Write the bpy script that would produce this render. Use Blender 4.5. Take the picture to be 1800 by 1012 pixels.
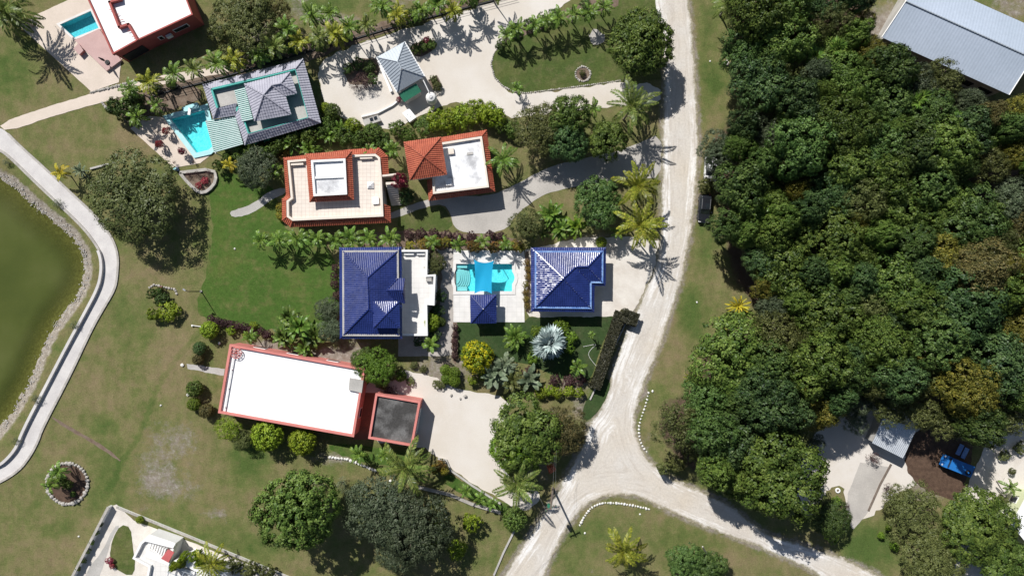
import bpy, bmesh, math, random
import numpy as np
from mathutils import Vector, Matrix
from mathutils.geometry import delaunay_2d_cdt

for o in list(bpy.data.objects):
    bpy.data.objects.remove(o, do_unlink=True)
scene = bpy.context.scene
C = scene.collection
R = math.radians
rnd = random.Random(7)

# ---------------------------------------------------------------- camera, sky, sun, exposure
ALT = 114.0          # drone height in metres
PPM = 10.5           # photo pixels per metre on the ground
cam = bpy.data.cameras.new('camera'); cam.sensor_width = 36
cam.lens = 36 * ALT / (1800 / PPM); cam.clip_start = 5; cam.clip_end = 3000
cam_o = bpy.data.objects.new('camera', cam); C.objects.link(cam_o)
cam_o.location = (0, 0, ALT); scene.camera = cam_o
SUN_EL = 45.0
SUN_AZ = math.atan2(-0.533, 0.846)      # seen from above, clockwise from +Y
world = bpy.data.worlds.new('World'); scene.world = world; world.use_nodes = True
wn = world.node_tree.nodes; wl = world.node_tree.links
sky = wn.new('ShaderNodeTexSky'); sky.sky_type = 'NISHITA'; sky.sun_disc = False
sky.sun_elevation = R(SUN_EL); sky.sun_rotation = SUN_AZ
bg = wn['Background']; bg.inputs[1].default_value = 0.058
wl.new(sky.outputs[0], bg.inputs[0])
sl = bpy.data.lights.new('sun', 'SUN'); sl.energy = 5.0; sl.angle = R(0.5); sl.color = (1, .975, .94)
sun = bpy.data.objects.new('sun', sl); C.objects.link(sun); sun.location = (-40, 60, 80)
sdir = Vector((math.sin(SUN_AZ) * math.cos(R(SUN_EL)), math.cos(SUN_AZ) * math.cos(R(SUN_EL)), math.sin(R(SUN_EL))))
sun.rotation_euler = sdir.to_track_quat('Z', 'Y').to_euler()
vs = scene.view_settings; vs.view_transform = 'Standard'; vs.look = 'None'; vs.gamma = 1; vs.use_curve_mapping = False
vs.exposure = 0.23
scene.render.resolution_x = 1024; scene.render.resolution_y = 575
scene.render.engine = 'CYCLES'
scene.cycles.transparent_max_bounces = 12

# ---------------------------------------------------------------- helpers
def W(px, py, z=0.0):
    """point of the place seen at photo position (px, py) when it lies at height z"""
    f = (ALT - z) / ALT / PPM
    return Vector(((px - 900) * f, (506 - py) * f, z))
def WP(pts, z=0.0):
    return [W(p[0], p[1], z) for p in pts]
ORG = {}
def origin(o):
    return ORG.get(o.name, Vector((0, 0, 0))) if o else Vector((0, 0, 0))
def tag(o, label, cat, group=None):
    o['label'] = label; o['category'] = cat
    if group: o['group'] = group
    return o
def thing(name, label, cat, loc=(0, 0, 0), group=None, rotz=0.0, scale=None):
    o = bpy.data.objects.new(name, None); o.empty_display_size = .3
    C.objects.link(o); o.location = loc; o.rotation_euler = (0, 0, rotz)
    if scale: o.scale = scale
    ORG[o.name] = Vector(loc)
    return tag(o, label, cat, group)
def link(name, me, parent=None, loc=(0, 0, 0), rot=(0, 0, 0), scale=None, m=None):
    o = bpy.data.objects.new(name, me); C.objects.link(o)
    if parent: o.parent = parent
    o.location = loc; o.rotation_euler = rot
    if scale: o.scale = scale
    if m is not None:
        o.material_slots[0].link = 'OBJECT'; o.material_slots[0].material = m
    return o

class MB:
    """collects faces in world coordinates; build() makes one mesh object of them"""
    def __init__(s): s.v = []; s.f = []
    def add(s, vs, fs):
        n = len(s.v); s.v += [tuple(p) for p in vs]; s.f += [tuple(i + n for i in f) for f in fs]; return s
    def prism(s, poly, z0, z1, top=None):
        n = len(poly); a = sum(poly[i][0] * poly[(i + 1) % n][1] - poly[(i + 1) % n][0] * poly[i][1] for i in range(n))
        if a < 0:
            poly = poly[::-1]; top = top[::-1] if top else None
        t = top or poly
        vs = [(p[0], p[1], z0) for p in poly] + [(p[0], p[1], z1) for p in t]
        fs = [tuple(range(n - 1, -1, -1)), tuple(range(n, 2 * n))] + [(i, (i + 1) % n, n + (i + 1) % n, n + i) for i in range(n)]
        return s.add(vs, fs)
    def box(s, c, d, rz=0.0, rx=0.0, ry=0.0):
        m = Matrix.Rotation(rz, 3, 'Z') @ Matrix.Rotation(ry, 3, 'Y') @ Matrix.Rotation(rx, 3, 'X'); c = Vector(c)
        vs = [c + m @ Vector((x * d[0] / 2, y * d[1] / 2, z * d[2] / 2)) for z in (-1, 1) for y in (-1, 1) for x in (-1, 1)]
        return s.add(vs, [(0, 2, 3, 1), (4, 5, 7, 6), (0, 1, 5, 4), (2, 6, 7, 3), (0, 4, 6, 2), (1, 3, 7, 5)])
    def tube(s, pts, rad, n=6, cap=True):
        pts = [Vector(p) for p in pts]; k = len(pts)
        if not hasattr(rad, '__len__'): rad = [rad] * k
        vs = []
        for i, p in enumerate(pts):
            d = (pts[min(i + 1, k - 1)] - pts[max(i - 1, 0)]).normalized()
            a = d.orthogonal().normalized() if abs(d.z) > .99 else d.cross(Vector((0, 0, 1))).normalized()
            b = d.cross(a)
            vs += [p + (a * math.cos(2 * math.pi * j / n) + b * math.sin(2 * math.pi * j / n)) * rad[i] for j in range(n)]
        fs = [(i * n + j, i * n + (j + 1) % n, (i + 1) * n + (j + 1) % n, (i + 1) * n + j) for i in range(k - 1) for j in range(n)]
        if cap: fs += [tuple(range(n - 1, -1, -1)), tuple(range((k - 1) * n, k * n))]
        return s.add(vs, fs)
    def ring(s, outer, inner, z0, z1):
        n = len(outer)
        vs = [(p[0], p[1], z) for z in (z0, z1) for q in (outer, inner) for p in q]
        fs = []
        for i in range(n):
            j = (i + 1) % n
            fs += [(i, j, 2 * n + j, 2 * n + i), (n + j, n + i, 3 * n + i, 3 * n + j), (2 * n + i, 2 * n + j, 3 * n + j, 3 * n + i), (i, n + i, n + j, j)]
        return s.add(vs, fs)
    def build(s, name, m, parent=None, smooth=False, kind=None):
        o0 = origin(parent)
        me = bpy.data.meshes.new(name)
        me.from_pydata([(v[0] - o0.x, v[1] - o0.y, v[2] - o0.z) for v in s.v], [], s.f)
        me.materials.append(m); me.validate()
        b = bmesh.new(); b.from_mesh(me); bmesh.ops.recalc_face_normals(b, faces=b.faces); b.to_mesh(me); b.free()
        if smooth: me.shade_smooth()
        o = bpy.data.objects.new(name, me); C.objects.link(o)
        if parent: o.parent = parent
        ORG[o.name] = o0
        if kind: o['kind'] = kind
        return o

def inset(poly, d):
    """offset a polygon inwards by d (outwards when negative)"""
    P = [Vector((p[0], p[1])) for p in poly]; n = len(P)
    a = sum(P[i].x * P[(i + 1) % n].y - P[(i + 1) % n].x * P[i].y for i in range(n))
    sgn = 1 if a > 0 else -1
    out = []
    for i in range(n):
        e0 = (P[i] - P[i - 1]).normalized(); e1 = (P[(i + 1) % n] - P[i]).normalized()
        n0 = Vector((-e0.y, e0.x)) * sgn; n1 = Vector((-e1.y, e1.x)) * sgn
        b = n0 + n1
        k = max(b.dot(n0), .35)
        q = P[i] + b * (d / k); out.append(Vector((q.x, q.y, poly[i][2] if len(poly[i]) > 2 else 0)))
    return out
def chaikin(pts, it=2, closed=True):
    for _ in range(it):
        q = []
        n = len(pts)
        for i in range(n if closed else n - 1):
            a = pts[i]; b = pts[(i + 1) % n]
            q += [(a[0] * .75 + b[0] * .25, a[1] * .75 + b[1] * .25), (a[0] * .25 + b[0] * .75, a[1] * .25 + b[1] * .75)]
        pts = q if closed else [pts[0]] + q + [pts[-1]]
    return pts
def inpoly(x, y, poly):
    x = np.asarray(x, float); y = np.asarray(y, float); r = np.zeros(x.shape, bool); n = len(poly)
    for i in range(n):
        x0, y0 = poly[i][0], poly[i][1]; x1, y1 = poly[(i + 1) % n][0], poly[(i + 1) % n][1]
        if y0 == y1: continue
        c = ((y0 > y) != (y1 > y)) & (x < (x1 - x0) * (y - y0) / (y1 - y0) + x0)
        r ^= c
    return r
def distpoly(x, y, poly, closed=True):
    x = np.asarray(x, float); y = np.asarray(y, float); d = np.full(x.shape, 1e9); n = len(poly)
    for i in range(n if closed else n - 1):
        x0, y0 = poly[i][0], poly[i][1]; x1, y1 = poly[(i + 1) % n][0], poly[(i + 1) % n][1]
        dx, dy = x1 - x0, y1 - y0; L = dx * dx + dy * dy + 1e-9
        t = np.clip(((x - x0) * dx + (y - y0) * dy) / L, 0, 1)
        d = np.minimum(d, np.hypot(x - x0 - t * dx, y - y0 - t * dy))
    return d
def resample(P, step, jit, seed, closed=True):
    rg = random.Random(seed); out = []
    n = len(P); ph = [rg.uniform(0, 6.28) for _ in range(3)]; s = 0
    for i in range(n if closed else n - 1):
        a = Vector(P[i][:2]); b = Vector(P[(i + 1) % n][:2]); L = (b - a).length
        k = max(1, int(L / step)); nn = Vector((-(b - a).y, (b - a).x)); nn = nn.normalized() if L > 1e-6 else nn
        for j in range(k):
            s += L / k
            w = jit * (.45 * math.sin(s * .9 + ph[0]) + .35 * math.sin(s * 2.3 + ph[1]) + rg.uniform(-.55, .55)) if (jit and (j or jit > .1)) else 0
            q = a.lerp(b, j / k) + nn * w; out.append((q.x, q.y))
    if not closed: out.append(tuple(P[-1][:2]))
    return out
_seed = [100]
def sheet(name, poly, z, m, smooth=0, jit=.12, step=.5, space=2.0, holes=(), attr=None, kind='structure', parent=None, world=False, thick=0.0):
    """a flat piece of ground with an uneven outline, lying at height z; optional per-vertex attribute from a function of world x, y"""
    _seed[0] += 1
    P = chaikin(poly, smooth) if smooth else poly
    Wd = [(p[0], p[1]) for p in P] if world else [W(p[0], p[1], z)[:2] for p in P]
    out = resample(Wd, step, jit, _seed[0])
    verts = [Vector(p) for p in out]; n = len(verts); edges = [(i, (i + 1) % n) for i in range(n)]
    hw = []
    for h in holes:
        hp = [(p[0], p[1]) for p in h]; hw.append(hp); k = len(verts)
        verts += [Vector(p) for p in hp]; edges += [(k + i, k + (i + 1) % len(hp)) for i in range(len(hp))]
    if space:
        xs = [p[0] for p in out]; ys = [p[1] for p in out]
        gx, gy = np.meshgrid(np.arange(min(xs), max(xs), space), np.arange(min(ys), max(ys), space))
        gx = gx.ravel() + np.random.RandomState(_seed[0]).uniform(-.2, .2, gx.size) * space; gy = gy.ravel()
        ok = inpoly(gx, gy, out) & (distpoly(gx, gy, out) > space * .4)
        verts += [Vector((float(a), float(b))) for a, b in zip(gx[ok], gy[ok])]
    r = delaunay_2d_cdt(verts, edges, [], 0, 1e-4)
    V = r[0]; F = [f for f in r[2]]
    cx = np.array([sum(V[i].x for i in f) / len(f) for f in F]); cy = np.array([sum(V[i].y for i in f) / len(f) for f in F])
    ok = inpoly(cx, cy, out)
    for hp in hw: ok &= ~inpoly(cx, cy, hp)
    F = [f for f, k in zip(F, ok) if k]
    me = bpy.data.meshes.new(name)
    o0 = origin(parent)
    vv = [(v.x - o0.x, v.y - o0.y, z - o0.z) for v in V]; ff = list(F)
    if thick:
        k = len(vv)
        vv += [(v[0], v[1], v[2] - thick) for v in vv]
        cnt = {}
        for f in F:
            for i in range(len(f)):
                e = (f[i], f[(i + 1) % len(f)]); cnt[e] = cnt.get(e, 0) + 1
        for (a, b) in list(cnt):
            if (b, a) not in cnt: ff.append((b, a, a + k, b + k))
    me.from_pydata(vv, [], ff); me.materials.append(m)
    if attr:
        x = np.array([v.x for v in V]); y = np.array([v.y for v in V])
        for an, fn in attr.items():
            a = me.attributes.new(an, 'FLOAT', 'POINT'); val = np.zeros(len(me.vertices)); val[:len(V)] = fn(x, y)
            a.data.foreach_set('value', val)
    me.validate()
    o = bpy.data.objects.new(name, me); C.objects.link(o)
    if parent: o.parent = parent
    ORG[o.name] = o0
    if kind: o['kind'] = kind
    return o

# ---------------------------------------------------------------- materials
def nodes(name):
    m = bpy.data.materials.new(name); m.use_nodes = True
    return m, m.node_tree.nodes, m.node_tree.links, m.node_tree.nodes['Principled BSDF']
def noise(N, L, scale, detail=5, rough=.6, vec=None):
    t = N.new('ShaderNodeTexNoise'); t.inputs['Scale'].default_value = scale; t.inputs['Detail'].default_value = detail; t.inputs['Roughness'].default_value = rough
    if vec is None:
        g = N.new('ShaderNodeNewGeometry'); vec = g.outputs['Position']
    L.new(vec, t.inputs['Vector']); return t.outputs['Fac']
def ramp(N, L, fac, stops):
    r = N.new('ShaderNodeValToRGB'); e = r.color_ramp.elements
    while len(e) < len(stops): e.new(.5)
    for i, (p, c) in enumerate(stops):
        e[i].position = p; e[i].color = (*c, 1) if hasattr(c, '__len__') else (c, c, c, 1)
    L.new(fac, r.inputs[0]); return r.outputs[0]
def mixc(N, L, fac, a, b, mode='MIX'):
    x = N.new('ShaderNodeMix'); x.data_type = 'RGBA'; x.blend_type = mode
    for s, v in ((0, fac), (6, a), (7, b)):
        if isinstance(v, bpy.types.NodeSocket): L.new(v, x.inputs[s])
        else: x.inputs[s].default_value = v if s == 0 else (*v, 1)
    return x.outputs[2]
def math_(N, L, op, a, b=None, clamp=False):
    x = N.new('ShaderNodeMath'); x.operation = op; x.use_clamp = clamp
    for i, v in enumerate((a, b)):
        if v is None: continue
        if isinstance(v, bpy.types.NodeSocket): L.new(v, x.inputs[i])
        else: x.inputs[i].default_value = v
    return x.outputs[0]
def attrf(N, name):
    a = N.new('ShaderNodeAttribute'); a.attribute_name = name; return a.outputs['Fac']
def bump(N, L, B, h, strength, dist=.1):
    b = N.new('ShaderNodeBump'); b.inputs['Strength'].default_value = strength; b.inputs['Distance'].default_value = dist
    L.new(h, b.inputs['Height']); L.new(b.outputs[0], B.inputs['Normal'])
def surf(name, c1, c2=None, scale=.8, fine=6.0, var=.25, rough=.8, spec=.3, bmp=.3, metal=0.0, lo=.35, hi=.65, stain=None):
    """general weathered surface: two tones, fine grain, optional stain tone"""
    m, N, L, B = nodes(name); c2 = c2 or tuple(x * .8 for x in c1)
    col = ramp(N, L, noise(N, L, scale), [(lo, c1), (hi, c2)])
    f = noise(N, L, fine, 6, .7)
    col = mixc(N, L, 1.0, col, ramp(N, L, f, [(.25, 1 - var), (.75, 1 + var * .6)]), 'MULTIPLY')
    if stain:
        col = mixc(N, L, ramp(N, L, noise(N, L, scale * .6, 8, .7), [(.50, 0.0), (.66, .8)]), col, stain)
    L.new(col, B.inputs['Base Color']); B.inputs['Roughness'].default_value = rough; B.inputs['Specular IOR Level'].default_value = spec; B.inputs['Metallic'].default_value = metal
    if bmp: bump(N, L, B, f, bmp, .05)
    return m
def leafmat(name, dark, mid, lite, trans=.18, hv=.03, rough=.5):
    m, N, L, B = nodes(name)
    oi = N.new('ShaderNodeObjectInfo')
    f = math_(N, L, 'ADD', attrf(N, 'v'), math_(N, L, 'MULTIPLY', math_(N, L, 'SUBTRACT', oi.outputs['Random'], .5), .25))
    col = ramp(N, L, f, [(.08, dark), (.5, mid), (.95, lite)])
    h = N.new('ShaderNodeHueSaturation'); L.new(col, h.inputs['Color'])
    L.new(math_(N, L, 'ADD', math_(N, L, 'MULTIPLY', math_(N, L, 'SUBTRACT', oi.outputs['Random'], .5), hv), .5), h.inputs['Hue'])
    L.new(math_(N, L, 'ADD', math_(N, L, 'MULTIPLY', math_(N, L, 'FRACT', math_(N, L, 'MULTIPLY', oi.outputs['Random'], 7.31)), .5), .97), h.inputs['Value'])
    L.new(h.outputs[0], B.inputs['Base Color']); B.inputs['Roughness'].default_value = rough; B.inputs['Specular IOR Level'].default_value = .25
    t = N.new('ShaderNodeBsdfTranslucent'); L.new(h.outputs[0], t.inputs[0])
    x = N.new('ShaderNodeMixShader'); x.inputs[0].default_value = trans
    L.new(B.outputs[0], x.inputs[1]); L.new(t.outputs[0], x.inputs[2]); L.new(x.outputs[0], N['Material Output'].inputs[0])
    return m
# ---------------------------------------------------------------- surfaces of the place
M = {}
M['concrete'] = surf('concrete', (.46, .44, .41), (.36, .345, .32), .35, 5, .2)
M['pale_path'] = surf('pale_path', (.60, .575, .55), (.50, .475, .46), .4, 7, .15)
M['sand'] = surf('sand', (.62, .578, .525), (.555, .50, .43), .10, 7, .12, stain=(.64, .605, .565))
M['white_gravel'] = surf('white_gravel', (.66, .62, .56), (.56, .51, .45), .5, 6, .2)
M['deck_beige'] = surf('deck_beige', (.62, .53, .45), (.56, .48, .40), .3, 6, .1)
M['deck_white'] = surf('deck_white', (.70, .68, .65), (.62, .60, .575), .4, 6, .1)
M['paver'] = surf('paver', (.44, .40, .36), (.36, .33, .30), .9, 5, .25)
M['slab'] = surf('slab', (.47, .44, .40), (.37, .345, .315), .22, 5, .2, stain=(.36, .34, .31))
M['mulch'] = surf('mulch', (.07, .042, .028), (.12, .075, .05), 1.5, 9, .6)
M['soil'] = surf('soil', (.14, .095, .065), (.21, .16, .12), .9, 8, .5)
M['red_paving'] = surf('red_paving', (.25, .10, .065), (.19, .085, .06), .8, 6, .3)
M['stone'] = surf('stone', (.46, .43, .39), (.33, .31, .28), 1.2, 6, .4)
M['white_stone'] = surf('white_stone', (.75, .74, .70), (.6, .58, .54), 2, 6, .2)
M['white_wall'] = surf('white_wall', (.80, .795, .78), (.74, .73, .71), .5, 6, .07)
M['white_roof'] = surf('white_roof', (.84, .835, .83), (.77, .765, .755), .22, 5, .08, lo=.45, hi=.8)
M['worn_white_roof'] = surf('worn_white_roof', (.84, .84, .84), (.70, .705, .71), .45, 4, .12, stain=(.30, .30, .31))
M['grey_roof'] = surf('grey_roof', (.155, .152, .148), (.055, .053, .051), .22, 4, .5, rough=.9, lo=.42, hi=.56)
M['pink'] = surf('pink', (.60, .22, .19), (.52, .18, .155), .6, 6, .12)
M['red_wall'] = surf('red_wall', (.40, .10, .085), (.33, .08, .07), .5, 6, .15)
M['pink_deck'] = surf('pink_deck', (.52, .36, .335), (.46, .31, .29), .5, 6, .12)
M['cream'] = surf('cream', (.72, .64, .55), (.66, .58, .5), .5, 6, .08)
M['teal'] = surf('teal', (.05, .38, .33), (.04, .32, .28), .6, 6, .1, rough=.5)
M['green_metal'] = surf('green_metal', (.045, .22, .13), (.04, .18, .11), .5, 6, .15, rough=.45, metal=.2)
M['pale_green'] = surf('pale_green', (.58, .62, .40), (.54, .57, .36), .5, 6, .08)
M['orange_tile'] = surf('orange_tile', (.45, .125, .068), (.35, .085, .048), .7, 4.5, .45, rough=.7, spec=.35, bmp=.1)
M['blue_tile'] = surf('blue_tile', (.020, .036, .175), (.013, .025, .125), .6, 4, .3, rough=.21, spec=.8, bmp=.10)
M['blue_tile_worn'] = surf('blue_tile_worn', (.020, .036, .165), (.013, .025, .12), .6, 4, .35, rough=.42, spec=.35, bmp=.10)
M['shade_slat'] = surf('shade_slat', (.62, .72, .70), (.54, .65, .63), 1, 6, .1)
M['shade_sheet'] = surf('shade_sheet', (.09, .36, .29), (.07, .30, .25), 1, 6, .1)
M['blue_trim'] = surf('blue_trim', (.10, .20, .48), (.25, .38, .62), 1.0, 4, .2, rough=.4)
M['grey_tile'] = surf('grey_tile', (.40, .395, .45), (.34, .335, .39), .6, 4, .18, rough=.5, spec=.35, bmp=.1)
M['metal_grey'] = surf('metal_grey', (.42, .46, .50), (.37, .41, .45), .4, 4, .1, rough=.45, metal=.25, bmp=.05)
M['hall_metal'] = surf('hall_metal', (.44, .50, .59), (.39, .45, .53), .10, 2, .10, rough=.55, metal=.15, bmp=.03)
M['tin'] = surf('tin', (.60, .63, .66), (.50, .53, .57), .6, 4, .2, rough=.4, metal=.4, bmp=.05)
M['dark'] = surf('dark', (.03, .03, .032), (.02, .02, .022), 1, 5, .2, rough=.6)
M['glass'] = surf('glass', (.02, .025, .03), (.015, .02, .025), 1, 5, .1, rough=.08, spec=.8, bmp=0)
M['black_paint'] = surf('black_paint', (.018, .02, .026), (.014, .016, .02), 1, 5, .1, rough=.22, spec=.7, bmp=0)
M['white_paint'] = surf('white_paint', (.7, .7, .7), (.66, .66, .66), 1, 5, .05, rough=.25, spec=.6, bmp=0)
M['blue_paint'] = surf('blue_paint', (.015, .17, .50), (.02, .14, .42), .8, 5, .15, rough=.4, spec=.5, bmp=.05)
M['rubber'] = surf('rubber', (.02, .02, .02), (.03, .03, .03), 3, 9, .3)
M['steel'] = surf('steel', (.45, .45, .45), (.38, .38, .38), 3, 9, .1, rough=.4, metal=.7)
M['wood'] = surf('wood', (.20, .16, .13), (.14, .11, .09), 1.5, 9, .3)
M['bark'] = surf('bark', (.18, .15, .12), (.11, .09, .07), 1.5, 7, .35)
M['dead_wood'] = surf('dead_wood', (.42, .39, .36), (.33, .30, .28), 2, 8, .3)
M['palm_trunk'] = surf('palm_trunk', (.30, .27, .23), (.21, .19, .165), 2, 8, .3)
M['brown_thatch'] = surf('brown_thatch', (.30, .12, .05), (.2, .08, .035), 2, 8, .3)
M['red_panel'] = surf('red_panel', (.50, .12, .12), (.42, .10, .10), 1, 6, .15)
M['cyan_tile'] = surf('cyan_tile', (.42, .70, .72), (.36, .64, .66), 1, 6, .1)
M['parasol'] = surf('parasol', (.05, .055, .06), (.04, .045, .05), 2, 8, .2)
M['plastic'] = surf('plastic', (.72, .71, .68), (.66, .65, .62), .8, 6, .08, rough=.5)

def tiles_mat(name, base, joint, size, rough=.7):
    m, N, L, B = nodes(name)
    g = N.new('ShaderNodeNewGeometry'); b = N.new('ShaderNodeTexBrick'); L.new(g.outputs['Position'], b.inputs['Vector'])
    b.offset = 0; b.inputs['Scale'].default_value = 1; b.inputs['Brick Width'].default_value = size; b.inputs['Row Height'].default_value = size
    b.inputs['Mortar Size'].default_value = .03; b.inputs['Color1'].default_value = (*base, 1); b.inputs['Color2'].default_value = (*[x * .95 for x in base], 1); b.inputs['Mortar'].default_value = (*joint, 1)
    c = mixc(N, L, 1.0, b.outputs[0], ramp(N, L, noise(N, L, .6), [(.3, .9), (.7, 1.05)]), 'MULTIPLY')
    L.new(c, B.inputs['Base Color']); B.inputs['Roughness'].default_value = rough
    return m
M['terrace_tile'] = tiles_mat('terrace_tile', (.70, .62, .54), (.52, .45, .39), .62)
M['paving_tile'] = tiles_mat('paving_tile', (.68, .66, .63), (.58, .56, .53), .8)

def ground_mat():
    m, N, L, B = nodes('ground_grass')
    n1 = noise(N, L, .09, 6, .6); n2 = noise(N, L, .45, 7, .65); n3 = noise(N, L, 1.9, 6, .8); n4 = noise(N, L, 4.6, 5, .85)
    lush = attrf(N, 'lush')
    f = math_(N, L, 'ADD', lush, math_(N, L, 'MULTIPLY', math_(N, L, 'SUBTRACT', n1, .5), 1.0))
    f = math_(N, L, 'ADD', f, math_(N, L, 'MULTIPLY', math_(N, L, 'SUBTRACT', n2, .5), 1.5), True)
    col = ramp(N, L, f, [(0.05, (.205, .165, .088)), (.36, (.165, .155, .066)), (.6, (.122, .138, .046)), (.95, (.072, .110, .028))])
    # worn brown thatch and pale straw flecks
    col = mixc(N, L, ramp(N, L, noise(N, L, .8, 8, .75), [(.55, 0.0), (.75, .5)]), col, (.115, .085, .048))
    col = mixc(N, L, ramp(N, L, n3, [(.58, 0.0), (.78, .45)]), col, (.25, .215, .12))
    col = mixc(N, L, 1.0, col, ramp(N, L, n4, [(.25, .55), (.75, 1.42)]), 'MULTIPLY')
    mp = N.new('ShaderNodeMapping'); g = N.new('ShaderNodeNewGeometry'); L.new(g.outputs['Position'], mp.inputs['Vector']); mp.inputs['Rotation'].default_value = (0, 0, R(35)); mp.inputs['Scale'].default_value = (.8, .3, 1)
    st = noise(N, L, .9, 6, .7, mp.outputs[0])
    col = mixc(N, L, 1.0, col, ramp(N, L, st, [(.3, .86), (.7, 1.12)]), 'MULTIPLY')
    col = mixc(N, L, ramp(N, L, noise(N, L, 1.1, 8, .75), [(.56, 0.0), (.72, .6)]), col, (.062, .092, .022))
    bare = math_(N, L, 'ADD', attrf(N, 'bare'), math_(N, L, 'MULTIPLY', math_(N, L, 'SUBTRACT', noise(N, L, .55, 10, .85), .5), 2.2))
    col = mixc(N, L, ramp(N, L, bare, [(.40, 0.0), (.80, .92)]), col, ramp(N, L, noise(N, L, 1.4, 8, .8), [(.3, (.15, .118, .095)), (.5, (.24, .205, .175)), (.74, (.46, .43, .40))]))
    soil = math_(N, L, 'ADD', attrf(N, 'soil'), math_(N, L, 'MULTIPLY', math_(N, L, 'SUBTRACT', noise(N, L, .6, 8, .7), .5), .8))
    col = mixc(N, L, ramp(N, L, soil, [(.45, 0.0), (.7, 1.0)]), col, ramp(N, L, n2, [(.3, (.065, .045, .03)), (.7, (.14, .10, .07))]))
    bank = math_(N, L, 'ADD', attrf(N, 'bank'), math_(N, L, 'MULTIPLY', math_(N, L, 'SUBTRACT', noise(N, L, .8, 8, .8), .5), .8))
    col = mixc(N, L, ramp(N, L, bank, [(.45, 0.0), (.65, 1.0)]), col, ramp(N, L, noise(N, L, 2.2, 8, .85), [(.28, (.12, .10, .08)), (.5, (.27, .235, .19)), (.72, (.58, .54, .47))]))
    L.new(col, B.inputs['Base Color']); B.inputs['Roughness'].default_value = .95; B.inputs['Specular IOR Level'].default_value = .1
    bump(N, L, B, math_(N, L, 'ADD', n3, n4), .7, .12)
    return m
M['ground'] = ground_mat()
def lawn_mat(name, a, b, c, straw):
    m, N, L, B = nodes(name)
    col = ramp(N, L, noise(N, L, .13, 6, .6), [(.3, a), (.52, b), (.72, c)])
    col = mixc(N, L, ramp(N, L, noise(N, L, .5, 8, .7), [(.48, 0.0), (.75, .8)]), col, straw)
    col = mixc(N, L, 1.0, col, ramp(N, L, noise(N, L, 1.3, 7, .75), [(.3, .78), (.7, 1.2)]), 'MULTIPLY')
    n4 = noise(N, L, 4.2, 5, .85)
    col = mixc(N, L, 1.0, col, ramp(N, L, n4, [(.25, .6), (.75, 1.38)]), 'MULTIPLY')
    L.new(col, B.inputs['Base Color']); B.inputs['Roughness'].default_value = .95; B.inputs['Specular IOR Level'].default_value = .1
    bump(N, L, B, n4, .6, .1); return m
M['lawn'] = lawn_mat('lawn', (.048, .098, .018), (.062, .112, .022), (.10, .12, .032), (.15, .135, .055))
M['lawn_dark'] = lawn_mat('lawn_dark', (.032, .058, .020), (.038, .066, .022), (.05, .075, .028), (.075, .08, .04))
M['lawn_top'] = lawn_mat('lawn_top', (.05, .085, .022), (.075, .10, .028), (.115, .12, .042), (.16, .14, .07))
def road_mat():
    m, N, L, B = nodes('road_marl')
    w = math_(N, L, 'ADD', attrf(N, 'white'), math_(N, L, 'MULTIPLY', math_(N, L, 'SUBTRACT', noise(N, L, .5, 9, .75), .5), 1.3))
    tan = ramp(N, L, noise(N, L, .13, 6, .6), [(.3, (.55, .49, .41)), (.7, (.58, .55, .51))])
    cx = N.new('ShaderNodeCombineXYZ'); g = N.new('ShaderNodeNewGeometry'); sx = N.new('ShaderNodeSeparateXYZ'); L.new(g.outputs['Position'], sx.inputs[0])
    e = attrf(N, 'edge')
    L.new(math_(N, L, 'MULTIPLY', e, 1.5), cx.inputs[0]); L.new(math_(N, L, 'MULTIPLY', sx.outputs[0], .13), cx.inputs[1]); L.new(math_(N, L, 'MULTIPLY', sx.outputs[1], .13), cx.inputs[2])
    tr = noise(N, L, 1.6, 7, .7, cx.outputs[0])
    w = math_(N, L, 'ADD', w, math_(N, L, 'MULTIPLY', math_(N, L, 'SUBTRACT', tr, .5), 2.2))
    col = mixc(N, L, ramp(N, L, w, [(.30, 0.0), (.80, 1.0)]), tan, (.74, .72, .69))
    col = mixc(N, L, ramp(N, L, tr, [(.3, .8), (.5, 0.0)]), col, (.44, .39, .335))
    col = mixc(N, L, ramp(N, L, noise(N, L, 1.1, 9, .8), [(.62, 0.0), (.78, .55)]), col, (.76, .74, .7))
    col = mixc(N, L, ramp(N, L, noise(N, L, .35, 8, .7), [(.55, 0.0), (.75, .4)]), col, (.43, .375, .315))
    f = noise(N, L, 3.2, 8, .85)
    gr = math_(N, L, 'SUBTRACT', math_(N, L, 'ADD', noise(N, L, .55, 10, .85), .26), math_(N, L, 'MULTIPLY', e, .45))
    col = mixc(N, L, ramp(N, L, gr, [(.50, 0.0), (.66, .85)]), col, ramp(N, L, noise(N, L, 2.5, 5, .7), [(.35, (.135, .13, .055)), (.65, (.30, .255, .18))]))
    col = mixc(N, L, 1.0, col, ramp(N, L, f, [(.25, .74), (.75, 1.16)]), 'MULTIPLY')
    L.new(col, B.inputs['Base Color']); B.inputs['Roughness'].default_value = .95; B.inputs['Specular IOR Level'].default_value = .1
    bump(N, L, B, f, .5, .06); return m
M['road'] = road_mat()
def lagoon_mat():
    m, N, L, B = nodes('lagoon_water')
    col = ramp(N, L, noise(N, L, .05, 4, .5), [(.35, (.050, .066, .012)), (.5, (.072, .088, .018)), (.65, (.105, .115, .034))])
    L.new(col, B.inputs['Base Color']); B.inputs['Roughness'].default_value = .12; B.inputs['Specular IOR Level'].default_value = .5
    bump(N, L, B, noise(N, L, 1.6, 6, .7), .35, .08)
    t = N.new('ShaderNodeBsdfTransparent'); t.inputs[0].default_value = (.62, .66, .36, 1)
    x = N.new('ShaderNodeMixShader'); L.new(attrf(N, 'depth'), x.inputs[0])
    L.new(t.outputs[0], x.inputs[1]); L.new(B.outputs[0], x.inputs[2]); L.new(x.outputs[0], N['Material Output'].inputs[0])
    return m
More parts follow.
